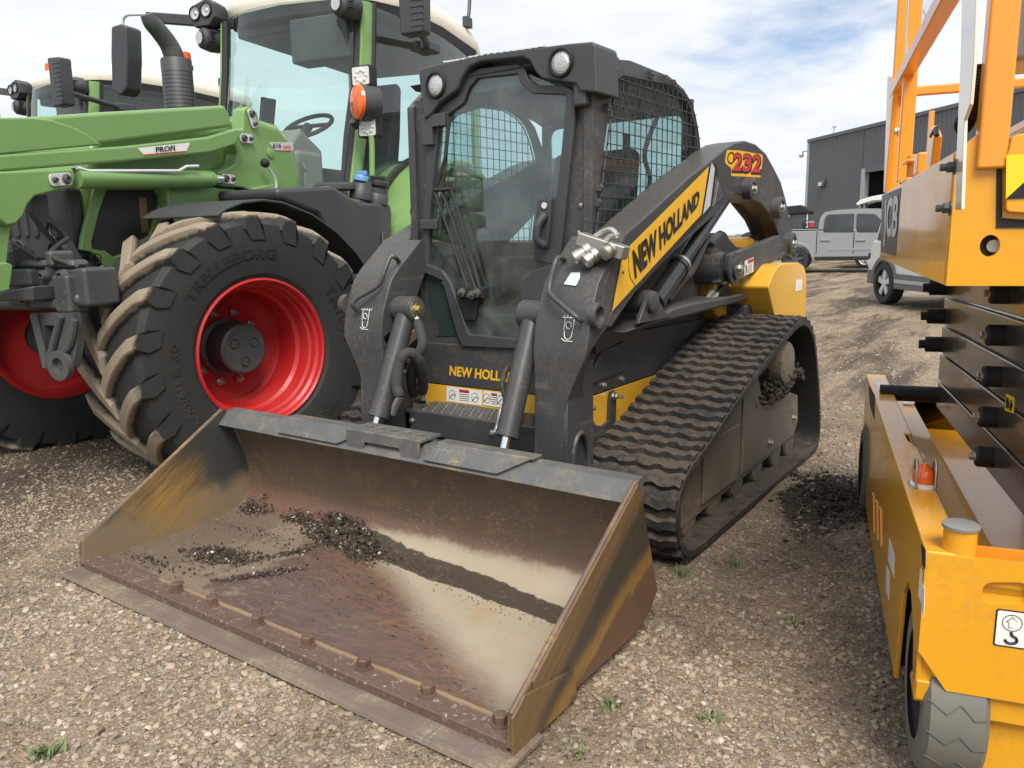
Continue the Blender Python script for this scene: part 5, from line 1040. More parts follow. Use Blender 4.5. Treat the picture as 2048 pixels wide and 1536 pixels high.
def side_patch(pts, mat, name, par=BS, h=.0): return MB().prism(la2(pts, 'x', 1.45), 'x', X0 - .0006 - h, X0 - h).build(name, mat, par, smooth=0)
side_patch([(1779, 1075), (1789, 1110), (1788, 1155), (1776, 1120)], 'white', 'side_sticker'); side_patch([(1773, 1130), (1779, 1145), (1778, 1200), (1772, 1180)], 'white', 'side_sticker')
side_patch([(1841, 1135), (1845, 1145), (1842, 1205), (1837, 1190)], 'white', 'side_sticker'); side_patch([(1845, 1165), (1850, 1180), (1848, 1235), (1843, 1215)], 'white', 'side_sticker')
D = side_patch([(1737, 770), (1750, 790), (1749, 840), (1740, 812)], 'ink', 'side_logo')
lettering('JCB', *[LF.at(*p, 'x', X0 - .001) for p in ((1747.5, 830), (1740, 803), (1747.5, 792))], 'white', D, bold=.03)
MB().prism(fillet(la2([(1842, 1086), (1851, 1100), (1850, 1140), (1844, 1128)], 'x', 1.449), .01), 'x', X0 - .001, X0 - .0002).build('side_slot', 'dark', BS)
for k in range(3): MB().prism(la2([(1743 + k * 7, 985 + k * 14), (1746 + k * 7, 992 + k * 14), (1747 + k * 7, 1065 + k * 14), (1744 + k * 7, 1052 + k * 14)], 'x', 1.446), 'x', X0 - .004, X0).build('vent_slot', 'liftor', BS)
# rail labels and beacon in its cage
q = la2([(1751, 763), (1775, 763), (1778, 780), (1756, 780)], 'z', .605); MB().prism(q, 'z', .6042, .605).build('rail_label', 'white', SLF)
q = la2([(1806, 801), (1828, 800), (1830, 805), (1807, 806)], 'z', .51); MB().prism(q, 'z', .5055, .5062).build('rail_label', 'white', SLF)
c = la([(1850, 972)], 'z', .604)[0]; c = (X0 + .05, c[1])
BE = MB().lathe([(.034, 0), (.034, .008), (.029, .010)], (c[0], c[1], .604), (0, 0, 1), 24).build('beacon', 'white', SLF)
MB().lathe([(.027, .01), (.028, .03), (.024, .045), (.012, .055), (.006, .064), (0, .064)], (c[0], c[1], .604), (0, 0, 1), 24).build('beacon_lens', 'orange', BE)
MB().bx(c[0] - .036, c[0] + .036, c[1] - .03, c[1] + .03, .604, .608).build('cage_plate', 'zinc', BE, .001)
for dx in (-.022, .024): MB().tube([(c[0] + dx, c[1] - .033, .606), (c[0] + dx, c[1] - .033, .65), (c[0] + dx, c[1] - .02, .675), (c[0] + dx, c[1] + .01, .675), (c[0] + dx, c[1] + .03, .65), (c[0] + dx, c[1] + .03, .606)], .0034, 8, curve=4).build('beacon_cage', 'zinc', BE)
# wheels: pale grey solid tyres
MT['paletyre'] = paint('pale_grey_tyre', (.15, .144, .125), .7, var=.25, dirt=(.16, .14, .11), amount=.6, bump=.15)
def small_wheel(cy, cx, flip):
    R_ = .20; W_ = .13; m = MB(); prof = [(.13, -W_ / 2), (R_ - .02, -W_ / 2), (R_, -W_ / 2 + .012), (R_, W_ / 2 - .012), (R_ - .02, W_ / 2), (.13, W_ / 2)]
    m.lathe(prof, (cx, cy, R_), (1, 0, 0), 64, cap=False); o = m.build('wheel', 'paletyre', SLF, smooth=30)
    m = MB()
    for i in range(18):
        a = i * 2 * math.pi / 18
        pts = [(cx + q * W_ * .46, cy + (R_ + .0012) * math.cos(a + d), R_ + (R_ + .0012) * math.sin(a + d)) for q, d in ((-1, .0), (-.35, .14), (.1, .02), (.55, .16), (1, .13))]
        m.tube(pts, .0019, 5)
    m.build('tyre_grooves', plain('tyre_groove', (.10, .096, .084), .8), o)
    MB().lathe([(.13, W_ / 2 - .01), (.12, W_ / 2 - .03), (.05, W_ / 2 - .04), (.045, W_ / 2), (0, W_ / 2)], (cx, cy, R_), (-1 if flip else 1, 0, 0), 32).build('wheel_disc', 'dark', o)
for cy in (wy - .06, wy2):
    small_wheel(cy, X0 + .085 if cy < 0 else X0 + .05, True); small_wheel(cy, X1 - .07, False)
# scissor arms
SA = []
for k in range(5):
    z0 = .545 + k * .1175; m = MB()
    for s, xx in ((1, xo(1.70)), (-1, X1 - .22)):
        m.loft([[(xx, yo(-.17), z0 + .004), (xx + .05, yo(-.17), z0 + .004), (xx + .05, yo(-.17), z0 + .114), (xx, yo(-.17), z0 + .114)], [(xx, yo(-2.0), z0 + .06), (xx + .05, yo(-2.0), z0 + .06), (xx + .05, yo(-2.0), z0 + .17), (xx, yo(-2.0), z0 + .17)]])
    a = m.build('scissor_arm', 'brownblk', SLF, .006, seg=3); SA.append(a)
    for y, d in ((-1.32, .045), (-.24, -1)):
        if d > 0:
            zc = z0 + .06 + .057 * (-.17 - y) / 1.83; MB().lathe([(.030, 0), (.030, .04), (.026, .045), (0, .045)], (xo(1.70), yo(y), zc), (-1, 0, 0), 20).build('pivot_pin', 'dark', a); MB().hexbolt((xo(1.655), yo(y), zc), (-1, 0, 0), .012, .012).build('pin_bolt', 'zinc', a)
        elif k in (2, 3, 4): MB().lathe([(.032, 0), (.032, .06), (.018, .065), (.018, .085), (0, .085)], (xo(1.70), yo(-.2), z0 + .04), (-1, 0, 0), 18).build('end_pin', 'dark', a)
MB().cyl((X0 + .03, yo(-.19), .605), (xo(1.72), yo(-.19), .605), .034).build('cross_tube', 'dark', SLF)
q = la2([(2013, 787), (2029, 795), (2028, 827), (2010, 821)], 'x', 1.6995); YS = MB().prism(q, 'x', xo(1.6985), xo(1.6997)).build('crush_sticker', plain('yellow_warning', (.72, .55, .03), .4), SA[2])
m = MB(); m.tube([LF.at(*p, 'x', xo(1.698)) for p in ((2015, 795), (2014, 815), (2018, 815), (2016, 798))], .004, 5); m.tube([LF.at(*p, 'x', xo(1.698)) for p in ((2023, 800), (2022, 820), (2025, 808))], .004, 5); m.build('print', 'ink', YS)
# platform
PZ0, PZ1 = 1.177, 1.437; PY1 = yo(-.22)
PF = MB().bx(X0 - .0, X1, Y0, PY1, PZ0 + .02, PZ1 - .05).build('platform', 'liftyel', SLF)
hole = [(q[0] - .0 + .0175 * math.cos(a), q[1] + .021 * math.sin(a)) for q in [la2([(1974, 491)], 'y', -2.03)[0]] for a in np.linspace(0, 2 * math.pi, 24, endpoint=False)]
lslot = la2([(1993, 300), (2004, 306), (2004, 436), (2060, 440), (2060, 456), (1992, 456)], 'y', -2.03)
MB().bx(X0 - .006, X0 + .002, Y0 - .004, PY1, PZ0, PZ1).build('platform_side', 'liftyel', PF, .002)
MB().prism([(X0 - .004, PZ0), (X1, PZ0), (X1, PZ1 - .02), (X0 + .12, PZ1 - .02), (X0 + .03, PZ1 + .03), (X0 - .004, PZ1)], 'y', Y0 - .03, Y0 - .004, holes=[hole]).build('platform_end', 'liftyel', PF)
MB().prism(la2([(1993, 318), (2004, 318), (2004, 436), (2060, 440), (2060, 456), (1992, 456)], 'y', -2.06), 'y', Y0 - .0325, Y0 - .0302).build('end_recess', 'dark', PF)
MB().bx(X0 + .03, X0 + .13, Y0 - .0039, Y0 - .0042, PZ0 + .03, PZ0 + .13).build('hole_backing', 'dark', PF)
MB().cyl((X0 + .075, Y0 - .012, PZ0 + .077), (X0 + .075, Y0 - .006, PZ0 + .077), .012).build('recess_bolt', 'zinc', PF)
pan = fillet(la2([(2010, 318), (2024, 272), (2070, 262), (2070, 428), (2010, 424)], 'y', -2.07), .008)
PN = MB().prism(pan, 'y', Y0 - .05, Y0 - .035).build('end_panel', 'liftyel', PF, .003)
MB().prism(la2([(2013, 310), (2070, 308), (2070, 395), (2012, 398)], 'y', -2.082), 'y', Y0 - .0512, Y0 - .0503).build('warning_panel', plain('lemon_warning', (.75, .62, .02), .4), PN)
MB().prism(la2([(2012, 398), (2070, 396), (2070, 345)], 'y', -2.083), 'y', Y0 - .0522, Y0 - .0514).build('warning_stripe', 'ink', PN)
DC = MB().prism(la2([(1764, 391), (1803, 375), (1792, 512), (1762, 504)], 'x', 1.444), 'x', X0 - .0068, X0 - .0061).build('side_logo', plain('logo_charcoal', (.06, .06, .062), .4), PF, smooth=0)
lettering('JCB', *[LF.at(*p, 'x', X0 - .0075) for p in ((1767, 494), (1791, 501), (1769, 401))], 'silver', DC, bold=.03, P11=LF.at(1800, 387, 'x', X0 - .0075))
# guard rails
def rail(p, q, w=.042, mat='liftor', name='guard_rail'): 
    p, q = np.array(p, float), np.array(q, float); d = q - p; l = np.linalg.norm(d); d /= l; u = np.cross(d, (0, 0, 1.) if abs(d[2]) < .9 else (0, 1., 0)); u /= np.linalg.norm(u); v = np.cross(u, d)
    return MB().box((p + q) / 2, (l, w, w), np.stack([d, u, v], 1)).build(name, mat, SLF, .006, seg=3)
HT = 2.5
yb_ = la([(1785, 385)], 'x', 1.475)[0][1]
rail((X0 + .03, yo(-.14), 1.40), (X0 + .03, yo(-.14), HT), .05); rail((X0 + .03, yo(-.60), 1.46), (X0 + .03, yo(-.60), HT), .045)
m = MB().prism(la2([(1780, 152), (1794, 160), (1775, 385), (1772, 385)], 'x', 1.46), 'x', X0 + .0, X0 + .02); m.build('rail_sleeve', 'liftor', SLF, .003)
rail((X0 + .02, yo(-.12), 1.845), (X0 + .02, yo(-2.0), 1.845), .045); rail((X0 + .02, yo(-.12), 2.42), (X0 + .02, yo(-2.0), 2.42), .045)
rail((X0, PY1 + .04, 1.835), (X1, PY1 + .04, 1.835), .035); rail((X1 - .03, yo(-.14), 1.42), (X1 - .03, yo(-.14), HT), .05)
a = LF.at(1862, 250, 'x', X1 - .03); b = LF.at(1866, 113, 'x', X1 - .03); rail((X1 - .03, a[1], 1.42), (X1 - .03, a[1], HT), .05); rail((X1 - .03, a[1] + .05, 1.845), (X1 - .03, yo(-2.), 1.845), .045)
rail((X0 + .055, Y0 - .022, 1.40), (X0 + .055, Y0 - .022, HT), .05); rail((X1 - .05, Y0 - .02, 1.40), (X1 - .05, Y0 - .02, HT), .05)
a = LF.at(2026, 330, 'y', Y0 + .05); rail((X0 + .16, Y0 + .06, 1.40), (X0 + .16, Y0 + .06, HT), .035)
wp = MB().prism(la2([(1923, -40), (1952, -40), (1945, 130), (1938, 210), (1927, 240), (1921, 420), (1909, 420), (1912, 300), (1920, 110)], 'x', 1.437), 'x', X0 - .012, X0 - .006).build('gate_post', plain('sky_sheen_post', (.75, .62, .5), .25, coat=.6), PF, .002)  # pale colour has the sky's reflection on the post painted in
for px in ((1911, 334), (1902, 416)):
    c = LF.at(*px, 'x', X0 - .012); MB().hexbolt((X0 - .012, c[1], c[2]), (-1, 0, 0), .011, .012).cyl((X0 - .012, c[1], c[2]), (X0 - .038, c[1], c[2]), .007, n=10).build('gate_bolt', 'grayp', wp)
rg = []
hpts = [(1957, 130), (1953, 175), (1948, 215), (1938, 245), (1926, 258), (1922, 250), (1934, 225), (1946, 205)]
hz = [LF.at(*p, 'y', Y0 + .02) for p in hpts]; pp = catmull(hz, 14); m = MB(); m.tube(pp, [.012 + .0022 * (k % 2) for k in range(len(pp))], 10); m.build('ribbed_hose', 'ink', SLF)
# gate latch on the deck edge
c = LF.at(1850, 330, 'x', X0 + .03); LT = MB().box((X0 + .03, c[1], 1.475), (.05, .10, .06)).build('gate_latch', 'liftor', SLF, .006)
a = LF.at(1868, 300, 'x', X0 + .02); MB().box((X0 + .02, a[1], a[2]), (.02, .11, .10), np.array([[1, 0, 0], [0, .94, -.34], [0, .34, .94]])).build('latch_pedal', 'liftor', LT, .006)
a = LF.at(1870, 284, 'x', X0 + .015); MB().tube([(X0 + .012, a[1] - .05, a[2] + .01), (X0 + .012, a[1] - .03, a[2] + .03), (X0 + .012, a[1] + .05, a[2] + .02)], .006, 6).build('latch_grip', 'ink', LT)
a = LF.at(1825, 345, 'x', X0 + .03); m = MB(); m.cyl((X0 + .03, a[1], 1.43), (X0 + .03, a[1], 1.53), .018); m.bx(X0 + .0, X0 + .06, a[1] - .12, a[1] + .04, 1.442, 1.452); m.bx(X0 + .0, X0 + .06, a[1] - .12, a[1] + .04, 1.50, 1.508); m.build('latch_hinge', 'liftor', LT, .003)
for px in ((1795, 263),): 
    c = LF.at(*px, 'x', X0); MB().hexbolt((X0 + .003, c[1], c[2]), (-1, 0, 0), .014, .012).build('rail_bolt', 'zinc', SLF)
m = MB(); m.tube([LF.at(*p, 'x', X0 - .0) for p in ((1816, 0), (1815, 30), (1812, 70), (1812, 120))], .004, 6); m.tube([LF.at(*p, 'x', X0) for p in ((1845, 20), (1852, 35), (1848, 58))], .003, 6, curve=3); m.build('gate_cable', 'zinc', SLF)
# control box on the platform
MB().bx(X0 + .10, X0 + .34, Y0 + .12, Y0 + .30, 1.62, 1.78).build('control_box', plain('grey_control_box', (.3, .3, .3), .4), SLF, .012)
# =================================================================== beyond the machines
# ---- metal building ---------------------------------------------------------
Rt = np.array((.815, .579)); Fw = np.array((-.579, .815)); c2 = CAM[:2]
P1 = c2 + Rt * 19.55 + Fw * 52.4; P2 = c2 + Rt * 20.9 + Fw * 43.3; dv = P2 - P1
BF = Frame((P1[0], P1[1], 0), math.degrees(math.atan2(dv[1], dv[0])))
BH = 7.0; BL = 42.
BD = thing('metal_building', 'charcoal ribbed metal shed with an open doorway behind the pickup', 'building', BF)
MT['rib'] = paint('charcoal_cladding', (.115, .12, .132), .45, var=.06, amount=.15, dscale=.4)
MT['trim'] = plain('pale_corner_trim', (.42, .43, .44), .45)
dx0 = BF.at(1728, 400, 'y', 0)[0]; dz = BF.at(1728, 346, 'y', 0)[2]; dx1 = dx0 + 5.2
def ribs(x0, x1, z0, z1, name):
    m = MB(); x = x0; line = []
    while x < x1 - 1e-6: line += [(x, 0), (min(x + .20, x1), 0), (min(x + .235, x1), -.035), (min(x + .27, x1), -.035), (min(x + .305, x1), 0)]; x += .305
    line.append((x1, 0)); line += [(x1, .08), (x0, .08)]
    out = [line[0]]
    for q in line[1:]:
        if abs(q[0] - out[-1][0]) + abs(q[1] - out[-1][1]) > 1e-6: out.append(q)
    m.prism(out, 'z', z0, z1); return m.build(name, 'rib', BD, smooth=0)
ribs(0, dx0 - .35, 0, BH, 'wall'); ribs(dx0 - .35, dx1 + .35, dz + .25, BH, 'wall'); ribs(dx1 + .35, BL, 0, BH, 'wall')
m = MB().bx(-.12, .12, -.06, .12, 0, BH + .02); m.build('corner_trim', 'trim', BD, .01)
m = MB().bx(-.1, BL, -.10, .05, BH, BH + .20); m.build('eave_trim', 'rib', BD, .01)
m = MB().bx(dx0 - .35, dx0, -.06, .25, 0, dz + .25); m.bx(dx1, dx1 + .35, -.06, .25, 0, dz + .25); m.build('door_jamb', 'trim', BD, .01)
m = MB().bx(dx0, dx1, -.05, .2, dz, dz + .25); m.build('door_head', 'rib', BD, .01)
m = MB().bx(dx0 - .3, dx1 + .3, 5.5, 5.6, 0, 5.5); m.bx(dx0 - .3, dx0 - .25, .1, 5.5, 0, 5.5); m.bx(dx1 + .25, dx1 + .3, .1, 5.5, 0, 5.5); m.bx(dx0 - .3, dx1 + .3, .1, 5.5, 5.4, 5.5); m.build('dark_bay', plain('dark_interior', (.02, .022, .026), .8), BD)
m = MB().bx(0, .1, .1, 22, 0, BH); m.build('end_wall', 'rib', BD)
m = MB().prism([(0, BH), (22, BH), (22, BH + .1), (11, BH + .9), (0, BH + .18)], 'x', 0, BL); m.build('roof', 'rib', BD)
c = BF.at(1648, 366, 'y', 0); m = MB().prism([(-.28, c[2] - .22), (-.10, c[2] - .25), (0, c[2] - .25), (0, c[2] + .22), (-.10, c[2] + .22)], 'x', c[0] - .28, c[0] + .28); WLm = m.build('wall_lamp', 'grayp', BD, .02); MB().bx(c[0] - .2, c[0] + .2, -.292, -.28, c[2] - .18, c[2] + .05).build('lamp_glass', 'white', WLm)
c = BF.at(1600, 304, 'x', -.3); m = MB().tube([(-.1, -.05, 6.5), (-.5, -.1, 6.5), (-.7, -.1, 6.4)], .05, 8); m.sphere((-.75, -.1, 6.3), .17, 8); m.build('security_camera', 'silver', BD)
c = BF.at(1668, 275, 'y', 3.); m = MB().cyl((c[0], 3., 7), (c[0], 3., BF.at(1668, 254, 'y', 3.)[2]), .09); m.cyl((c[0], 3., BF.at(1668, 254, 'y', 3.)[2]), (c[0], 3., BF.at(1668, 252, 'y', 3.)[2]), .16); m.build('flue', 'silver', BD)
# ---- vehicles ------------------------------------------------------------------
MT['carglass'] = plain('dark_car_glass', (.035, .04, .045), .06, spec=.8)
MT['tyre'] = plain('car_tyre', (.022, .022, .022), .7)
MT['cladding'] = plain('grey_wheel_arch_plastic', (.14, .14, .135), .6)
def car_wheel(parent, c, R, w, side, mat_rim, spokes=6, name='wheel', dark=None):
    o = MB().lathe([(R * .66, -w / 2), (R * .92, -w / 2), (R, -w / 2 + .03), (R, w / 2 - .03), (R * .92, w / 2), (R * .66, w / 2)], c, (0, side, 0), 40, cap=False).build(name, 'tyre', parent)
    c = np.array(c, float); f = w / 2 - .015
    MB().lathe([(R * .68, f), (R * .64, f - .01), (R * .62, f - .08), (0, f - .09)], c, (0, side, 0), 40, cap=False).build('rim', dark or mat_rim, o)
    m = MB()
    for k in range(spokes):
        a = 2 * math.pi * k / spokes + .3; u = np.array((math.cos(a), 0, math.sin(a))); v = np.array((-math.sin(a), 0, math.cos(a))); n = np.array((0, side * 1., 0)); wd = R * .60 / spokes * 1.25
        m.add([c + u * r + v * t * ww + n * h for r, ww in ((R * .12, wd * .7), (R * .64, wd * 1.0)) for t in (-1, 1) for h in (f - .05, f - .012)], [(0, 1, 3, 2), (4, 6, 7, 5), (0, 4, 5, 1), (2, 3, 7, 6), (1, 5, 7, 3), (0, 2, 6, 4)])
    m.lathe([(R * .16, f - .05), (R * .16, f - .008), (0, f - .004)], c, (0, side, 0), 18); m.build('spokes', mat_rim, o)
    return o
def body_loft(side, hw, tuck):
    """side outline (x, z) swept across the width with the upper part drawn in; tuck(z) = inset at height z"""
    out = []
    for q in (-1, -.96, -.8, 0, .8, .96, 1):
        sh = 1 - .012 * (abs(q) > .97) 
        out.append([(x, q * (hw - tuck(z)), z if abs(q) < .9 else z - .015) for x, z in side])
    return MB().loft(out, True)
TP = Frame((0, 0, 0), 0).at(1652, 545, 'z', 0); d_ = TP - CAM; 
TP = CAM + d_ * (25.2 / (ROT @ d_)[2]); TP[2] = 0
TF = Frame(TP, 14.5)
TK_ = thing('pickup_truck', 'pale grey crew cab pickup parked before the metal shed', 'pickup', TF)
MT['palegrey'] = plain('pale_grey_car_paint', (.25, .268, .288), .32, coat=.5)
def tp2(pts): return TF.p2(pts, 'y', 0)
HWD = 1.0
x_rw = TF.at(1590, 515, 'y', 0)[0]; Rw = .42
lower = [(x_rw - 1.2, .75), (x_rw - 1.2, 1.36)] + tp2([(1638, 461)]) + [(x_rw + 5.35, 1.32), (x_rw + 5.5, 1.1), (x_rw + 5.5, .55), (x_rw + 4.5, .5)]
def archpts(cx, r): return [(cx + r * math.cos(a), .42 + r * math.sin(a)) for a in np.linspace(0.15, math.pi - .15, 10)]
lo = [(x_rw - 1.25, .62), (x_rw - 1.25, 1.34), (x_rw + .98, 1.36), (x_rw + 5.1, 1.32), (x_rw + 5.4, 1.15), (x_rw + 5.4, .5)] + archpts(x_rw + 3.65, .52) + archpts(x_rw, .52)
BDY = MB()
for a, b in ((0, .1), (1.9, 2.0)): BDY.prism(lo, 'y', a, b)
BDY.bx(x_rw - 1.25, x_rw - 1.18, .08, 1.92, .62, 1.34); BDY.bx(x_rw + .98, x_rw + 5.38, .06, 1.94, .55, 1.32); BDY.bx(x_rw - 1.2, x_rw + 1, .08, 1.9, .6, .85)
BB = BDY.build('body', 'palegrey', TK_, .03, seg=3)
cabp = tp2([(1637, 470), (1638, 448), (1642, 433), (1650, 424), (1672, 420), (1720, 417), (1766, 417)]); z_r = cabp[-1][1]
cabp = cabp + [(cabp[-1][0] + .9, z_r - .08), (cabp[-1][0] + 1.9, 1.34)] + [(cabp[0][0], 1.34)]
CB_ = MB().loft([[(x, .03 + t * (z > 1.4), z) for x, z in cabp] for t in (0,)] + [[(x, .08 + .08 * (z > 1.4), z) for x, z in cabp]] + [[(x, 1.92 - .08 * (z > 1.4), z) for x, z in cabp]] + [[(x, 1.97, z) for x, z in cabp]]).build('cab', 'palegrey', BB, .03, seg=3)
for q in ([(1646, 465), (1651, 433), (1658, 429), (1709, 427), (1707, 465)], [(1713, 465), (1714, 427), (1750, 428), (1768, 445), (1778, 465)]):
    MB().prism(fillet(tp2(q), .06), 'y', -.004, .028).build('side_glass', 'carglass', CB_)
for px in (1649, 1720): 
    a = TF.at(px, 480, 'y', -.02); MB().bx(a[0] - .12, a[0] + .17, -.035, .0, a[2] - .03, a[2] + .03).build('door_handle', 'palegrey', BB, .01)
m = MB()
for px in (1634, 1708): 
    a = TF.at(px, 470, 'y', 0)[0]; m.bx(a - .012, a + .012, -.006, .004, .6, 1.33)
m.build('door_gap', 'dark', BB)
MB().bx(x_rw + .6, x_rw + 3.1, -.04, .3, .40, .52).build('running_board', 'dark', BB, .02)
MB().prism([(x_rw + .98, .78), (x_rw + 3.1, .76), (x_rw + 3.1, .70), (x_rw + .98, .70)], 'y', -.01, .005).build('lower_crease', 'palegrey', BB, .004)
MB().bx(x_rw - 1.2, x_rw + .98, .0, .10, 1.345, 1.385).build('bed_rail', 'dark', BB, .01)
for cx in (x_rw, x_rw + 3.65):
    MB().prism(archpts(cx, .58) + archpts(cx, .50)[::-1], 'y', -.03, .03).build('arch_flare', 'palegrey', BB, .012)
m = MB(); m.bx(cabp[2][0] + .2, cabp[2][0] + 1.2, .4, 1.6, z_r + .0, z_r + .05); m.build('sunroof', 'carglass', CB_, .01)
for x, y in ((x_rw, .16), (x_rw + 3.65, .16), (x_rw, 1.84), (x_rw + 3.65, 1.84)): car_wheel(TK_, (x, y, Rw), Rw, .28, -1 if y < 1 else 1, 'grayp', 6)
# ---- white wagon with grey arches ------------------------------------------
sp_ = Frame((0, 0, 0), 0).at(1764, 608, 'z', 0); VF = Frame((sp_[0], sp_[1], 0), -54.6)
SV = thing('wagon', 'white estate car with grey wheel arches, half hidden by the lift platform', 'car', VF)
MT['pearl'] = plain('pearl_white_paint', (.74, .74, .71), .28, coat=.5)
def v2(pts): return VF.p2(pts, 'y', 0)
xe = VF.at(1737, 540, 'y', 0)[0]; R3 = .37
def arch3(cx, r): return [(cx + r * math.cos(a), .36 + r * math.sin(a)) for a in np.linspace(0.1, math.pi - .1, 12)]
ol = [(xe, .38), (xe - .02, .62), (xe + .04, .95), (xe + .12, 1.12), (xe + 3.6, 1.08), (xe + 4.5, .95), (xe + 4.62, .6), (xe + 4.6, .32)] + arch3(2.76, .44) + [(2.76 - .44 - .02, .30), (.46, .30)] + arch3(0, .44)
m = MB()
for y0, y1 in ((0, .08), (1.76, 1.84)): m.prism(ol, 'y', y0, y1)
m.bx(xe + .02, xe + 4.55, .05, 1.79, .45, 1.0); VB = m.build('body', 'pearl', SV, .03, seg=3)
gh = v2([(1748, 480), (1752, 455), (1763, 432), (1775, 424)]); gz_ = 1.66
roof = [(gh[0][0], 1.09), (gh[0][0] + .06, 1.3), (gh[0][0] + .22, 1.55), (gh[0][0] + .45, gz_), (gh[0][0] + 2.4, gz_ + .02), (gh[0][0] + 3.3, 1.1)]
VC = MB().loft([[(x, .03, z) for x, z in roof], [(x, .08 + .14 * (z > 1.2), z) for x, z in roof], [(x, 1.76 - .14 * (z > 1.2), z) for x, z in roof], [(x, 1.81, z) for x, z in roof]]).build('cabin', 'pearl', VB, .03, seg=3)
MB().prism([(gh[0][0] + .12, 1.13), (gh[0][0] + .28, 1.52), (gh[0][0] + 2.3, 1.56), (gh[0][0] + 3.0, 1.13)], 'y', .0, .05).build('side_glass', 'carglass', VC)
arc_o = [(x, z) for x, z in arch3(0, .47)]; 
for cx in (0, 2.76):
    MB().prism([(x, z) for x, z in arch3(cx, .50)] + [(x, z) for x, z in reversed(arch3(cx, .41))], 'y', -.02, .03).build('wheel_arch', 'cladding', VB, .008)
MB().prism([(.40, .30), (.42, .56), (2.3, .54), (2.3, .30)], 'y', -.014, .02).build('sill_cladding', 'cladding', VB, .006); MB().bx(.42, 2.3, -.024, .0, .40, .46).build('sill_strip', 'trim', VB, .004)
MB().bx(xe - .03, xe + .25, -.012, .3, .34, .60).build('bumper', 'cladding', VB, .02); MB().bx(xe - .035, xe + .1, -.008, .25, .63, .78).build('bumper_strip', 'pearl', VB, .02)
MB().bx(xe - .03, xe + .05, -.012, .3, .80, .90).build('tail_lamp', plain('dark_tail_lamp', (.06, .025, .02), .2), VB, .01)
for x, y in ((0, .10), (2.76, .10), (0, 1.74), (2.76, 1.74)): car_wheel(SV, (x, y, R3), R3, .24, -1 if y < 1 else 1, 'silver', 5, dark='dark')
# ---- white van with its tailgate up, behind the pickup ---------------------
HF = Frame(TF.w((x_rw + 2.3, 3.6, 0)), 5)
HV = thing('hatchback', 'white car with its tailgate raised above the pickup roof', 'car', HF)
m = MB().prism([(-.9, .4), (-.9, 1.1), (.3, 1.2), (.9, 1.75), (3.2, 1.75), (3.6, 1.2), (4.1, 1.0), (4.1, .4)], 'y', .05, 1.75); HB = m.build('body', 'pearl', HV, .08, seg=3)
MB().prism([(.75, 1.3), (1.0, 1.68), (3.0, 1.68), (3.3, 1.3)], 'y', .035, .06).build('side_glass', 'carglass', HB)
tz = lambda px: HF.at(*px, 'y', .3)
g = [tuple(tz(p)[[0, 2]]) for p in ((1713, 408), (1722, 400), (1745, 393), (1775, 388), (1800, 388), (1800, 396), (1745, 402), (1716, 411))]
MB().prism(g, 'y', .1, 1.6).build('tailgate', 'pearl', HB, .02)
q = [tz(p) for p in ((1724, 408), (1724, 425))]; m = MB().cyl(q[0], q[1] - (0, 0, .4), .05); q = [tz(p) for p in ((1733, 406), (1733, 425))]; m.cyl(q[0], q[1] - (0, 0, .4), .04); m.build('tailgate_strut', 'grayp', HB)
for x, y in ((.0, .15), (2.9, .15), (0, 1.65), (2.9, 1.65)): car_wheel(HV, (x, y, .35), .35, .22, -1 if y < 1 else 1, 'silver', 5)
# ---- trailer with a small engine, far cab ------------------------------------
EF = Frame(TF.w((TF.at(1630, 450, 'y', 3.)[0], 3., 0)), 14.5)
TRL = thing('trailer', 'low grey flatbed trailer behind the pickup bed', 'trailer', EF)
tz_ = EF.at(1630, 458, 'y', 0)[2]
MB().bx(-1.6, .35, -.1, 1.5, tz_ - .45, tz_).build('deck', plain('trailer_deck', (.38, .38, .36), .6), TRL, .02)
for y in (0, 1.5): car_wheel(TRL, (-.4, y, .35), .35, .2, -1 if y < 1 else 1, 'silver', 5)
MB().bx(-.8, -.7, .2, .3, .2, tz_ - .4).build('stand', 'dark', TRL)
EN = thing('pump_engine', 'small red and white pump engine standing on the flatbed trailer', 'engine', EF); EN.location = EF.w((-.15, .2, tz_))
EN.scale = (.62, .62, .62); MB().bx(-.42, .45, 0, .5, .0, .08).build('skid', 'dark', EN, .01); MB().bx(-.10, .22, .05, .45, .08, .36).build('engine_cover', plain('engine_red', (.42, .03, .03), .4), EN, .04); MB().bx(-.12, .2, .05, .45, .36, .50).build('fuel_tank', 'white', EN, .04)
m = MB().lathe([(.14, 0), (.14, .1), (.06, .12), (0, .12)], (-.32, -.02, .25), (0, -1, 0), 18); m.tube([(-.42, 0, .08), (-.42, 0, .48), (.45, 0, .48), (.45, 0, .08)], .025, 6); m.build('pump_frame', 'dark', EN)
m = MB()
for k in range(6): m.sphere((.30 + .05 * (k % 3), .02, .14 + .12 * (k // 3)), .05, 6)
m.build('pump_fittings', 'grayp', EN)
CF = Frame(TF.w((TF.at(1597, 450, 'y', 14.)[0], 14., 0)), 10)
CM = thing('combine_harvester', 'dark roofed farm machine cab far behind the loader arm', 'harvester', CF)
zt = CF.at(1597, 410, 'y', 0)[2]; zb = CF.at(1597, 428, 'y', 0)[2]
MB().prism([(-.75, zb), (-.65, zt - .05), (.1, zt), (.55, zb + .12), (.5, zb)], 'y', -.1, 1.9).build('roof', 'dark', CM, .05)
MB().bx(-.45, .35, 0, 1.8, 1.0, zb).build('cab_glass', 'carglass', CM, .03); MB().bx(.36, .42, -.02, .06, 1.0, zb).build('cab_post', 'silver', CM); MB().bx(-3, .6, 0, 2.6, .7, 1.3).build('body', plain('faded_green_body', (.2, .26, .2), .5), CM, .05)
for x in (-2.2, .1): car_wheel(CM, (x, .1, .7), .7, .5, -1, 'grayp', 6)
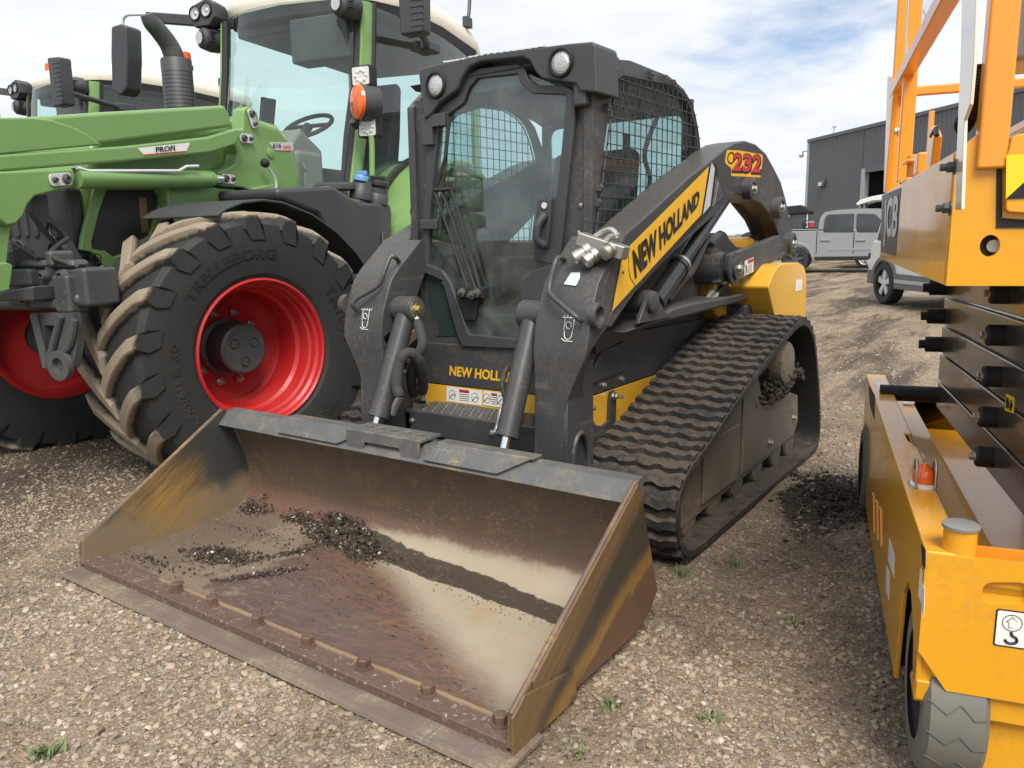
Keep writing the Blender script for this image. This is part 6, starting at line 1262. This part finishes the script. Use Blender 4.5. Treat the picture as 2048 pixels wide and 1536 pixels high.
# =================================================================== ground
def ground_h(x, y):
    h = .010 * np.sin(x * 1.3 + 1) * np.sin(y * 1.1) * np.clip((np.hypot(x, y) - 2.5) / 3, 0, 1)
    h = h + .004 * np.sin(x * 7.1 + y * 3.3) * np.sin(y * 6.3 - x * 2)
    h = h - .006
    def mound(cx, cy, r, a): return a * np.exp(-(((x - cx) ** 2 + (y - cy) ** 2) / r ** 2))
    h = h + mound(1.27, .35, .16, .085) + mound(1.22, .62, .2, .05) + mound(-3.3, 4.9, .5, .05)
    return h
u = np.linspace(-1, 1, 420); g_ = np.sinh(u * 6.2) / np.sinh(6.2) * 900
xs = g_; ys = g_ + 0
gx, gy = np.meshgrid(xs, ys); gz = ground_h(gx, gy); n = len(xs)
V = np.c_[gx.ravel(), gy.ravel(), gz.ravel()]; idx = np.arange(n * n).reshape(n, n)
F = np.c_[idx[:-1, :-1].ravel(), idx[:-1, 1:].ravel(), idx[1:, 1:].ravel(), idx[1:, :-1].ravel()]
me = bpy.data.meshes.new('ground'); me.from_pydata(V.tolist(), [], F.tolist()); me.shade_smooth()
def ground_mat():
    m, t = nt('gravel_yard'); c = coords(t)
    nb = noise(t, c, .55, 5, .6); nm = noise(t, c, 3.1, 5, .65); nf = noise(t, c, 160, 3, .7)
    def vor(scale):
        v = N(t, 'TexVoronoi', Scale=scale); L(t, c, v.inputs['Vector']); return v.outputs['Distance'], v.outputs['Color']
    d1, c1 = vor(62); d2, c2 = vor(150); d3, c3 = vor(30)
    def stone(cc, seed):
        s = N(t, 'SeparateColor'); L(t, cc, s.inputs[0]); r = N(t, 'ValToRGB'); L(t, s.outputs[seed], r.inputs[0])
        e = r.color_ramp.elements; e[0].position = 0; e[0].color = (.14, .11, .085, 1); e[1].position = 1; e[1].color = (.72, .65, .55, 1)
        for p, q in ((.2, (.32, .25, .185)), (.4, (.44, .345, .25)), (.55, (.25, .24, .235)), (.7, (.52, .43, .33)), (.85, (.46, .3, .19))):
            k = e.new(p); k.color = (*q, 1)
        return r.outputs[0]
    soil = mixc(t, nf, (.195, .138, .084), (.45, .345, .225))
    m2 = math_(t, 'MULTIPLY', smooth(t, d2, .52, .30), .8); m1 = math_(t, 'MULTIPLY', smooth(t, d1, .50, .34), smooth(t, nm, .25, .5))
    col = mixc(t, m2, soil, stone(c2, 0)); col = mixc(t, m1, col, stone(c1, 1)); 
    big = math_(t, 'MULTIPLY', smooth(t, d3, .34, .27), smooth(t, nb, .3, .6)); s3 = N(t, 'SeparateColor'); L(t, c3, s3.inputs[0]); big = math_(t, 'MULTIPLY', big, smooth(t, s3.outputs[2], .55, .6)); col = mixc(t, big, col, stone(c3, 0))
    # damp, churned earth: tracks between the parked machines and under the tractor
    sx = N(t, 'SeparateXYZ'); L(t, c, sx.inputs[0]); x, y = sx.outputs[0], sx.outputs[1]
    damp = smooth(t, lin(t, [(nb, 1.), (nm, .35)], 0), .62, .80)
    tr = math_(t, 'MULTIPLY', smooth(t, noise(t, coords(t, (.9, .16, 1)), 1.3, 7, .72), .43, .57), smooth(t, y, 1.2, 4.))
    lf = smooth(t, lin(t, [(x, -1.), (nm, .9), (y, -.25)], -2.5), -.25, .35)
    hole = math_(t, 'MAXIMUM', smooth(t, lin(t, [(math_(t, 'ABSOLUTE', math_(t, 'SUBTRACT', x, 1.27)), -1.), (math_(t, 'ABSOLUTE', math_(t, 'SUBTRACT', y, .40)), -.45), (nm, .22)], .17), -.03, .04), 0)
    dk = math_(t, 'MAXIMUM', math_(t, 'MAXIMUM', math_(t, 'MULTIPLY', damp, .55), math_(t, 'MULTIPLY', tr, .95)), math_(t, 'MAXIMUM', math_(t, 'MULTIPLY', lf, .7), hole))
    col = mixc(t, dk, col, mixc(t, nf, (.045, .034, .025), (.11, .085, .062)))
    rough_ = noise(t, c, 9, 8, .8); fine_ = noise(t, c, 38, 6, .8)
    col = mixc(t, math_(t, 'MULTIPLY', smooth(t, rough_, .50, .66), .55), col, (.10, .074, .05)); col = mixc(t, math_(t, 'MULTIPLY', smooth(t, fine_, .53, .66), .6), col, (.47, .38, .27)); col = mixc(t, math_(t, 'MULTIPLY', smooth(t, fine_, .47, .34), .6), col, (.085, .064, .046))
    hgt = lin(t, [(smooth(t, d1, .55, .1), .6), (smooth(t, d2, .55, .1), .3), (nf, .35), (rough_, 2.2), (fine_, 1.2)], 0)
    finish(t, col, .88, 0, hgt, .9, .012, spec=.3); return m
MT['ground'] = ground_mat(); me.materials.append(MT['ground'])
G = bpy.data.objects.new('ground', me); COL.objects.link(G); tag(G, 'brown gravel yard with damp wheel tracks across it', 'ground', kind='structure')

# ---- loose stones lying on the yard -------------------------------------------
def ico(sub):
    bm = bmesh.new(); bmesh.ops.create_icosphere(bm, subdivisions=sub, radius=1); bm.verts.ensure_lookup_table()
    v = np.array([q.co[:] for q in bm.verts]); f = np.array([[q.index for q in p.verts] for p in bm.faces]); bm.free(); return v, f
def stones(name, P, S, tone, mat, sub, flat=.5, jit=.16):
    v, f = ico(sub); n, k = len(P), len(v)
    a = RNG.uniform(0, 2 * math.pi, n); sc = np.c_[RNG.uniform(.75, 1.3, n), RNG.uniform(.65, 1.05, n), RNG.uniform(.8, 1.2, n) * flat]
    V = v[None] * (1 + RNG.normal(0, jit, (n, k, 1))) * sc[:, None, :] * S[:, None, None]
    tl_ = RNG.normal(0, .35, n); c, s = np.cos(tl_)[:, None], np.sin(tl_)[:, None]; x, z = V[..., 0] * c - V[..., 2] * s, V[..., 0] * s + V[..., 2] * c
    c, s = np.cos(a)[:, None], np.sin(a)[:, None]; V = np.stack([x * c - V[..., 1] * s, x * s + V[..., 1] * c, z], -1) + P[:, None, :]
    me = bpy.data.meshes.new(name); F_ = (f[None] + (np.arange(n) * k)[:, None, None]).reshape(-1, 3)
    me.vertices.add(n * k); me.vertices.foreach_set('co', V.reshape(-1).astype(np.float32))
    me.loops.add(len(F_) * 3); me.loops.foreach_set('vertex_index', F_.reshape(-1).astype(np.int32)); me.polygons.add(len(F_)); me.polygons.foreach_set('loop_start', np.arange(0, len(F_) * 3, 3, dtype=np.int32))
    me.update(calc_edges=True); at = me.attributes.new('tone', 'FLOAT', 'POINT'); at.data.foreach_set('value', np.repeat(tone, k).astype(np.float32)); me.shade_smooth(); me.set_sharp_from_angle(angle=rad(50))
    me.materials.append(mat); o = bpy.data.objects.new(name, me); COL.objects.link(o); return o
def stone_mat(name, ramp):
    m, t = nt(name); at = N(t, 'Attribute', attribute_name='tone'); r = N(t, 'ValToRGB'); L(t, at.outputs['Fac'], r.inputs[0]); e = r.color_ramp.elements
    e[0].position = 0; e[0].color = (*ramp[0][1], 1); e[1].position = 1; e[1].color = (*ramp[-1][1], 1)
    for p, q in ramp[1:-1]: k = e.new(p); k.color = (*q, 1)
    c = coords(t); n = noise(t, c, 130, 4, .65); n2 = noise(t, c, 1.2, 4, .6)
    col = mixc(t, math_(t, 'MULTIPLY', n, .25), r.outputs[0], (.05, .038, .028))
    if name == 'mixed_gravel':
        col = mixc(t, math_(t, 'ADD', math_(t, 'MULTIPLY', n, .6), .08, True), r.outputs[0], (.27, .205, .14))
        big_ = noise(t, c, .55, 5, .6); mid_ = noise(t, c, 3.1, 5, .65); dk = smooth(t, lin(t, [(big_, 1.), (mid_, .35)], 0), .62, .80); col = mixc(t, math_(t, 'MULTIPLY', dk, .55), col, (.085, .065, .047))
    finish(t, col, .75, 0, n, .3, .003, spec=.35); return m
SM = stone_mat('mixed_gravel', [(0, (.08, .078, .078)), (.15, (.17, .145, .125)), (.3, (.30, .24, .178)), (.45, (.40, .325, .24)), (.58, (.24, .225, .205)), (.72, (.46, .385, .29)), (.82, (.34, .24, .17)), (.95, (.48, .42, .34)), (1, (.64, .6, .52))])
def inside(x, y):
    bucket = (abs(x) < 1.05) & (y > -2.0) & (y < -1.2); tracks = (abs(x) > .5) & (abs(x) < .97) & (y > -.7) & (y < 1.3)
    return bucket | tracks
N_ = 210000; d = RNG.uniform(.05, 1, N_) ** .75 * 7.5; th = RNG.uniform(rad(-42), rad(42), N_) + rad(90 + 35.4); x = CAM[0] + d * np.cos(th); y = CAM[1] + d * np.sin(th)
patchy = np.sin(x * 3.1 + 1.3 * np.sin(y * 2.3)) * np.sin(y * 2.7 + 1.1 * np.sin(x * 1.9)) + .6 * np.sin(x * 7 + y * 5)
keep = (~inside(x, y)) & (RNG.uniform(-1.3, 1.2, N_) < patchy + .75 - np.clip(d - 3.2, 0, 9) * .62) & (d > .75); x, y, d = x[keep], y[keep], d[keep]
S = np.clip(.0028 * (RNG.pareto(2.05, len(x)) + 1), .0028, .0125); S = np.where(d > 4, np.maximum(S, .005), S)
n2_ = 34000; d2_ = RNG.uniform(4, 17, n2_); th2 = RNG.uniform(rad(-38), rad(38), n2_) + rad(125.4); x2, y2 = CAM[0] + d2_ * np.cos(th2), CAM[1] + d2_ * np.sin(th2); k2 = ~inside(x2, y2) & (np.sin(x2 * 2.1 + np.sin(y2)) * np.sin(y2 * 1.3) > RNG.uniform(-1, .6, n2_))
x, y, d = np.r_[x, x2[k2]], np.r_[y, y2[k2]], np.r_[d, d2_[k2]]; S = np.r_[S, RNG.uniform(.006, .015, k2.sum())]
P = np.c_[x, y, ground_h(x, y) + S * .12]
big = S > .0068
for nm, msk, sub in (('gravel_stones', big, 2), ('gravel_chips', ~big, 1)):
    o = stones(nm, P[msk], S[msk], RNG.uniform(0, 1, msk.sum()), SM, sub); tag(o, 'loose rounded pebbles in tan, grey and white over the yard' if sub == 2 else 'fine tan and grey chips scattered between the pebbles', 'gravel', kind='stuff')
# ---- soil: in the bucket and heaped by the lift wheel ----------------------
SO = stone_mat('crumbled_soil', [(0, (.016, .012, .009)), (.6, (.062, .046, .034)), (.94, (.10, .076, .056)), (.97, (.4, .35, .3)), (1, (.6, .55, .5))])
pts = []
def blob(n, cx, cy, sx, sy, h, rot=0, z0=.040, smin=.0022, smax=.008):
    for _ in range(int(n * 2.4)):
        a, b = random.gauss(0, 1), random.gauss(0, 1); x = cx + a * sx * math.cos(rot) - b * sy * math.sin(rot); y = cy + a * sx * math.sin(rot) + b * sy * math.cos(rot)
        if not (-1.03 < x < 1.03 and -1.9 < y < -1.235): continue
        wall = max(0, (y + 1.36) * .42) + max(0, (y + 1.27) * 1.2); z = z0 + wall + abs(random.gauss(0, 1)) * h * math.exp(-.5 * (a * a + b * b)); pts.append((x, y, z, smin + (smax - smin) * random.random() ** 3 + (.012 * math.exp(-.5 * (a * a + b * b)) if h > .015 and random.random() < .3 else 0)))
blob(900, -.34, -1.30, .085, .035, .03); blob(420, -.17, -1.335, .07, .028, .018, -.2); blob(160, -.60, -1.275, .06, .012, .008); blob(120, -.93, -1.28, .06, .02, .008)
blob(420, -.64, -1.67, .075, .040, .008, .2); blob(110, -.42, -1.5, .10, .012, .004, 1.1); blob(110, -.33, -1.68, .08, .012, .004, .9); blob(70, -.75, -1.42, .22, .03, .003, smax=.005); blob(140, -.4, -1.7, .3, .14, .001, 0, smin=.0015, smax=.004); blob(60, .1, -1.34, .2, .02, .003, -.09, smax=.004)
blob(60, -.85, -1.86, .14, .03, .003); blob(60, .5, -1.4, .25, .03, .001, -.1, smin=.0015, smax=.003)
Q = np.array(pts); o = stones('soil_crumbs', Q[:, :3], Q[:, 3], RNG.uniform(0, 1, len(Q)), SO, 1, .8, .2); tag(o, 'dark crumbled soil with small stones lying in the rusty bucket', 'soil', kind='stuff')
pts = []
for cx, cy, n, s in ((1.27, .35, 900, .11), (1.22, .62, 500, .12)):
    for _ in range(n):
        x, y = random.gauss(cx, s), random.gauss(cy, s * 1.2); pts.append((x, y, float(ground_h(np.array(x), np.array(y))) + .003, .003 + .013 * random.random() ** 3))
Q = np.array(pts); o = stones('churned_soil', Q[:, :3], Q[:, 3], RNG.uniform(0, .95, len(Q)), SO, 1, .8, .2); tag(o, 'dark churned soil heaped between the track and the lift wheel', 'soil', kind='stuff')
pts = []
for k in range(2600):
    y = random.gauss(.80, .15); z = .43 + abs(random.gauss(0, .04)) + .06 * math.exp(-((y - .98) / .14) ** 2); r = .004 + .016 * random.random() ** 3; pts.append((random.uniform(.78, .92), y, z, r))
Q = np.array(pts); o = stones('packed_soil', Q[:, :3], Q[:, 3], RNG.uniform(0, .93, len(Q)), SO, 1, .9, .25); o.parent = NEAR_TRACK; o['kind'] = 'stuff'
# ---- small weeds ----------------------------------------------------------------
MT['weed'] = plain('weed_leaf', (.13, .17, .065), .6)
def tuft(px, n, h, label, leafy=False):
    p = Frame((0, 0, 0), 0).at(*px, 'z', 0); p[2] = float(ground_h(p[0], p[1])); m = MB()
    for _ in range(n):
        a = random.uniform(0, 6.28); l = h * random.uniform(.5, 1.1); w = (.004 if leafy else .0016); b = np.array((random.gauss(0, .018), random.gauss(0, .018), 0)); lean = random.uniform(.4, 1.2); d = np.array((math.cos(a), math.sin(a), 0)); s = np.array((-math.sin(a), math.cos(a), 0)); rows = []
        for q in (0, .35, .7, 1): c = b + d * l * lean * q ** 1.5 * .7 + np.array((0, 0, l * q * (1 - .25 * q * lean))); ww = w * (1 - .9 * q) if not leafy else w * math.sin(math.pi * (.12 + .85 * q)); rows.append([c - s * ww, c + s * ww])
        m.sheet(rows)
    o = m.build('weed', 'weed', None, smooth=60, fix=False); o.location = p; return tag(o, label, 'weed', 'weeds in the gravel')
tuft((1365, 1148), 90, .045, 'low green grass tuft at the front foot of the rubber track'); tuft((1470, 1130), 60, .05, 'thin pale weed right of the track in open gravel'); tuft((90, 1505), 60, .035, 'spreading weed at the bottom left corner of the yard', True)
tuft((1592, 1245), 26, .028, 'tiny leafy weed in gravel left of the lift base', True); tuft((1155, 1500), 26, .022, 'tiny leafy weed right of the cutting edge corner', True); tuft((1418, 1440), 26, .028, 'small leafy weed low in the gravel right of the bucket', True); tuft((1735, 975), 40, .05, 'grass blades on the soil heap by the lift rear wheel')
tuft((1225, 1405), 22, .024, 'leafy sprout beside the bare soil right of the bucket', True)
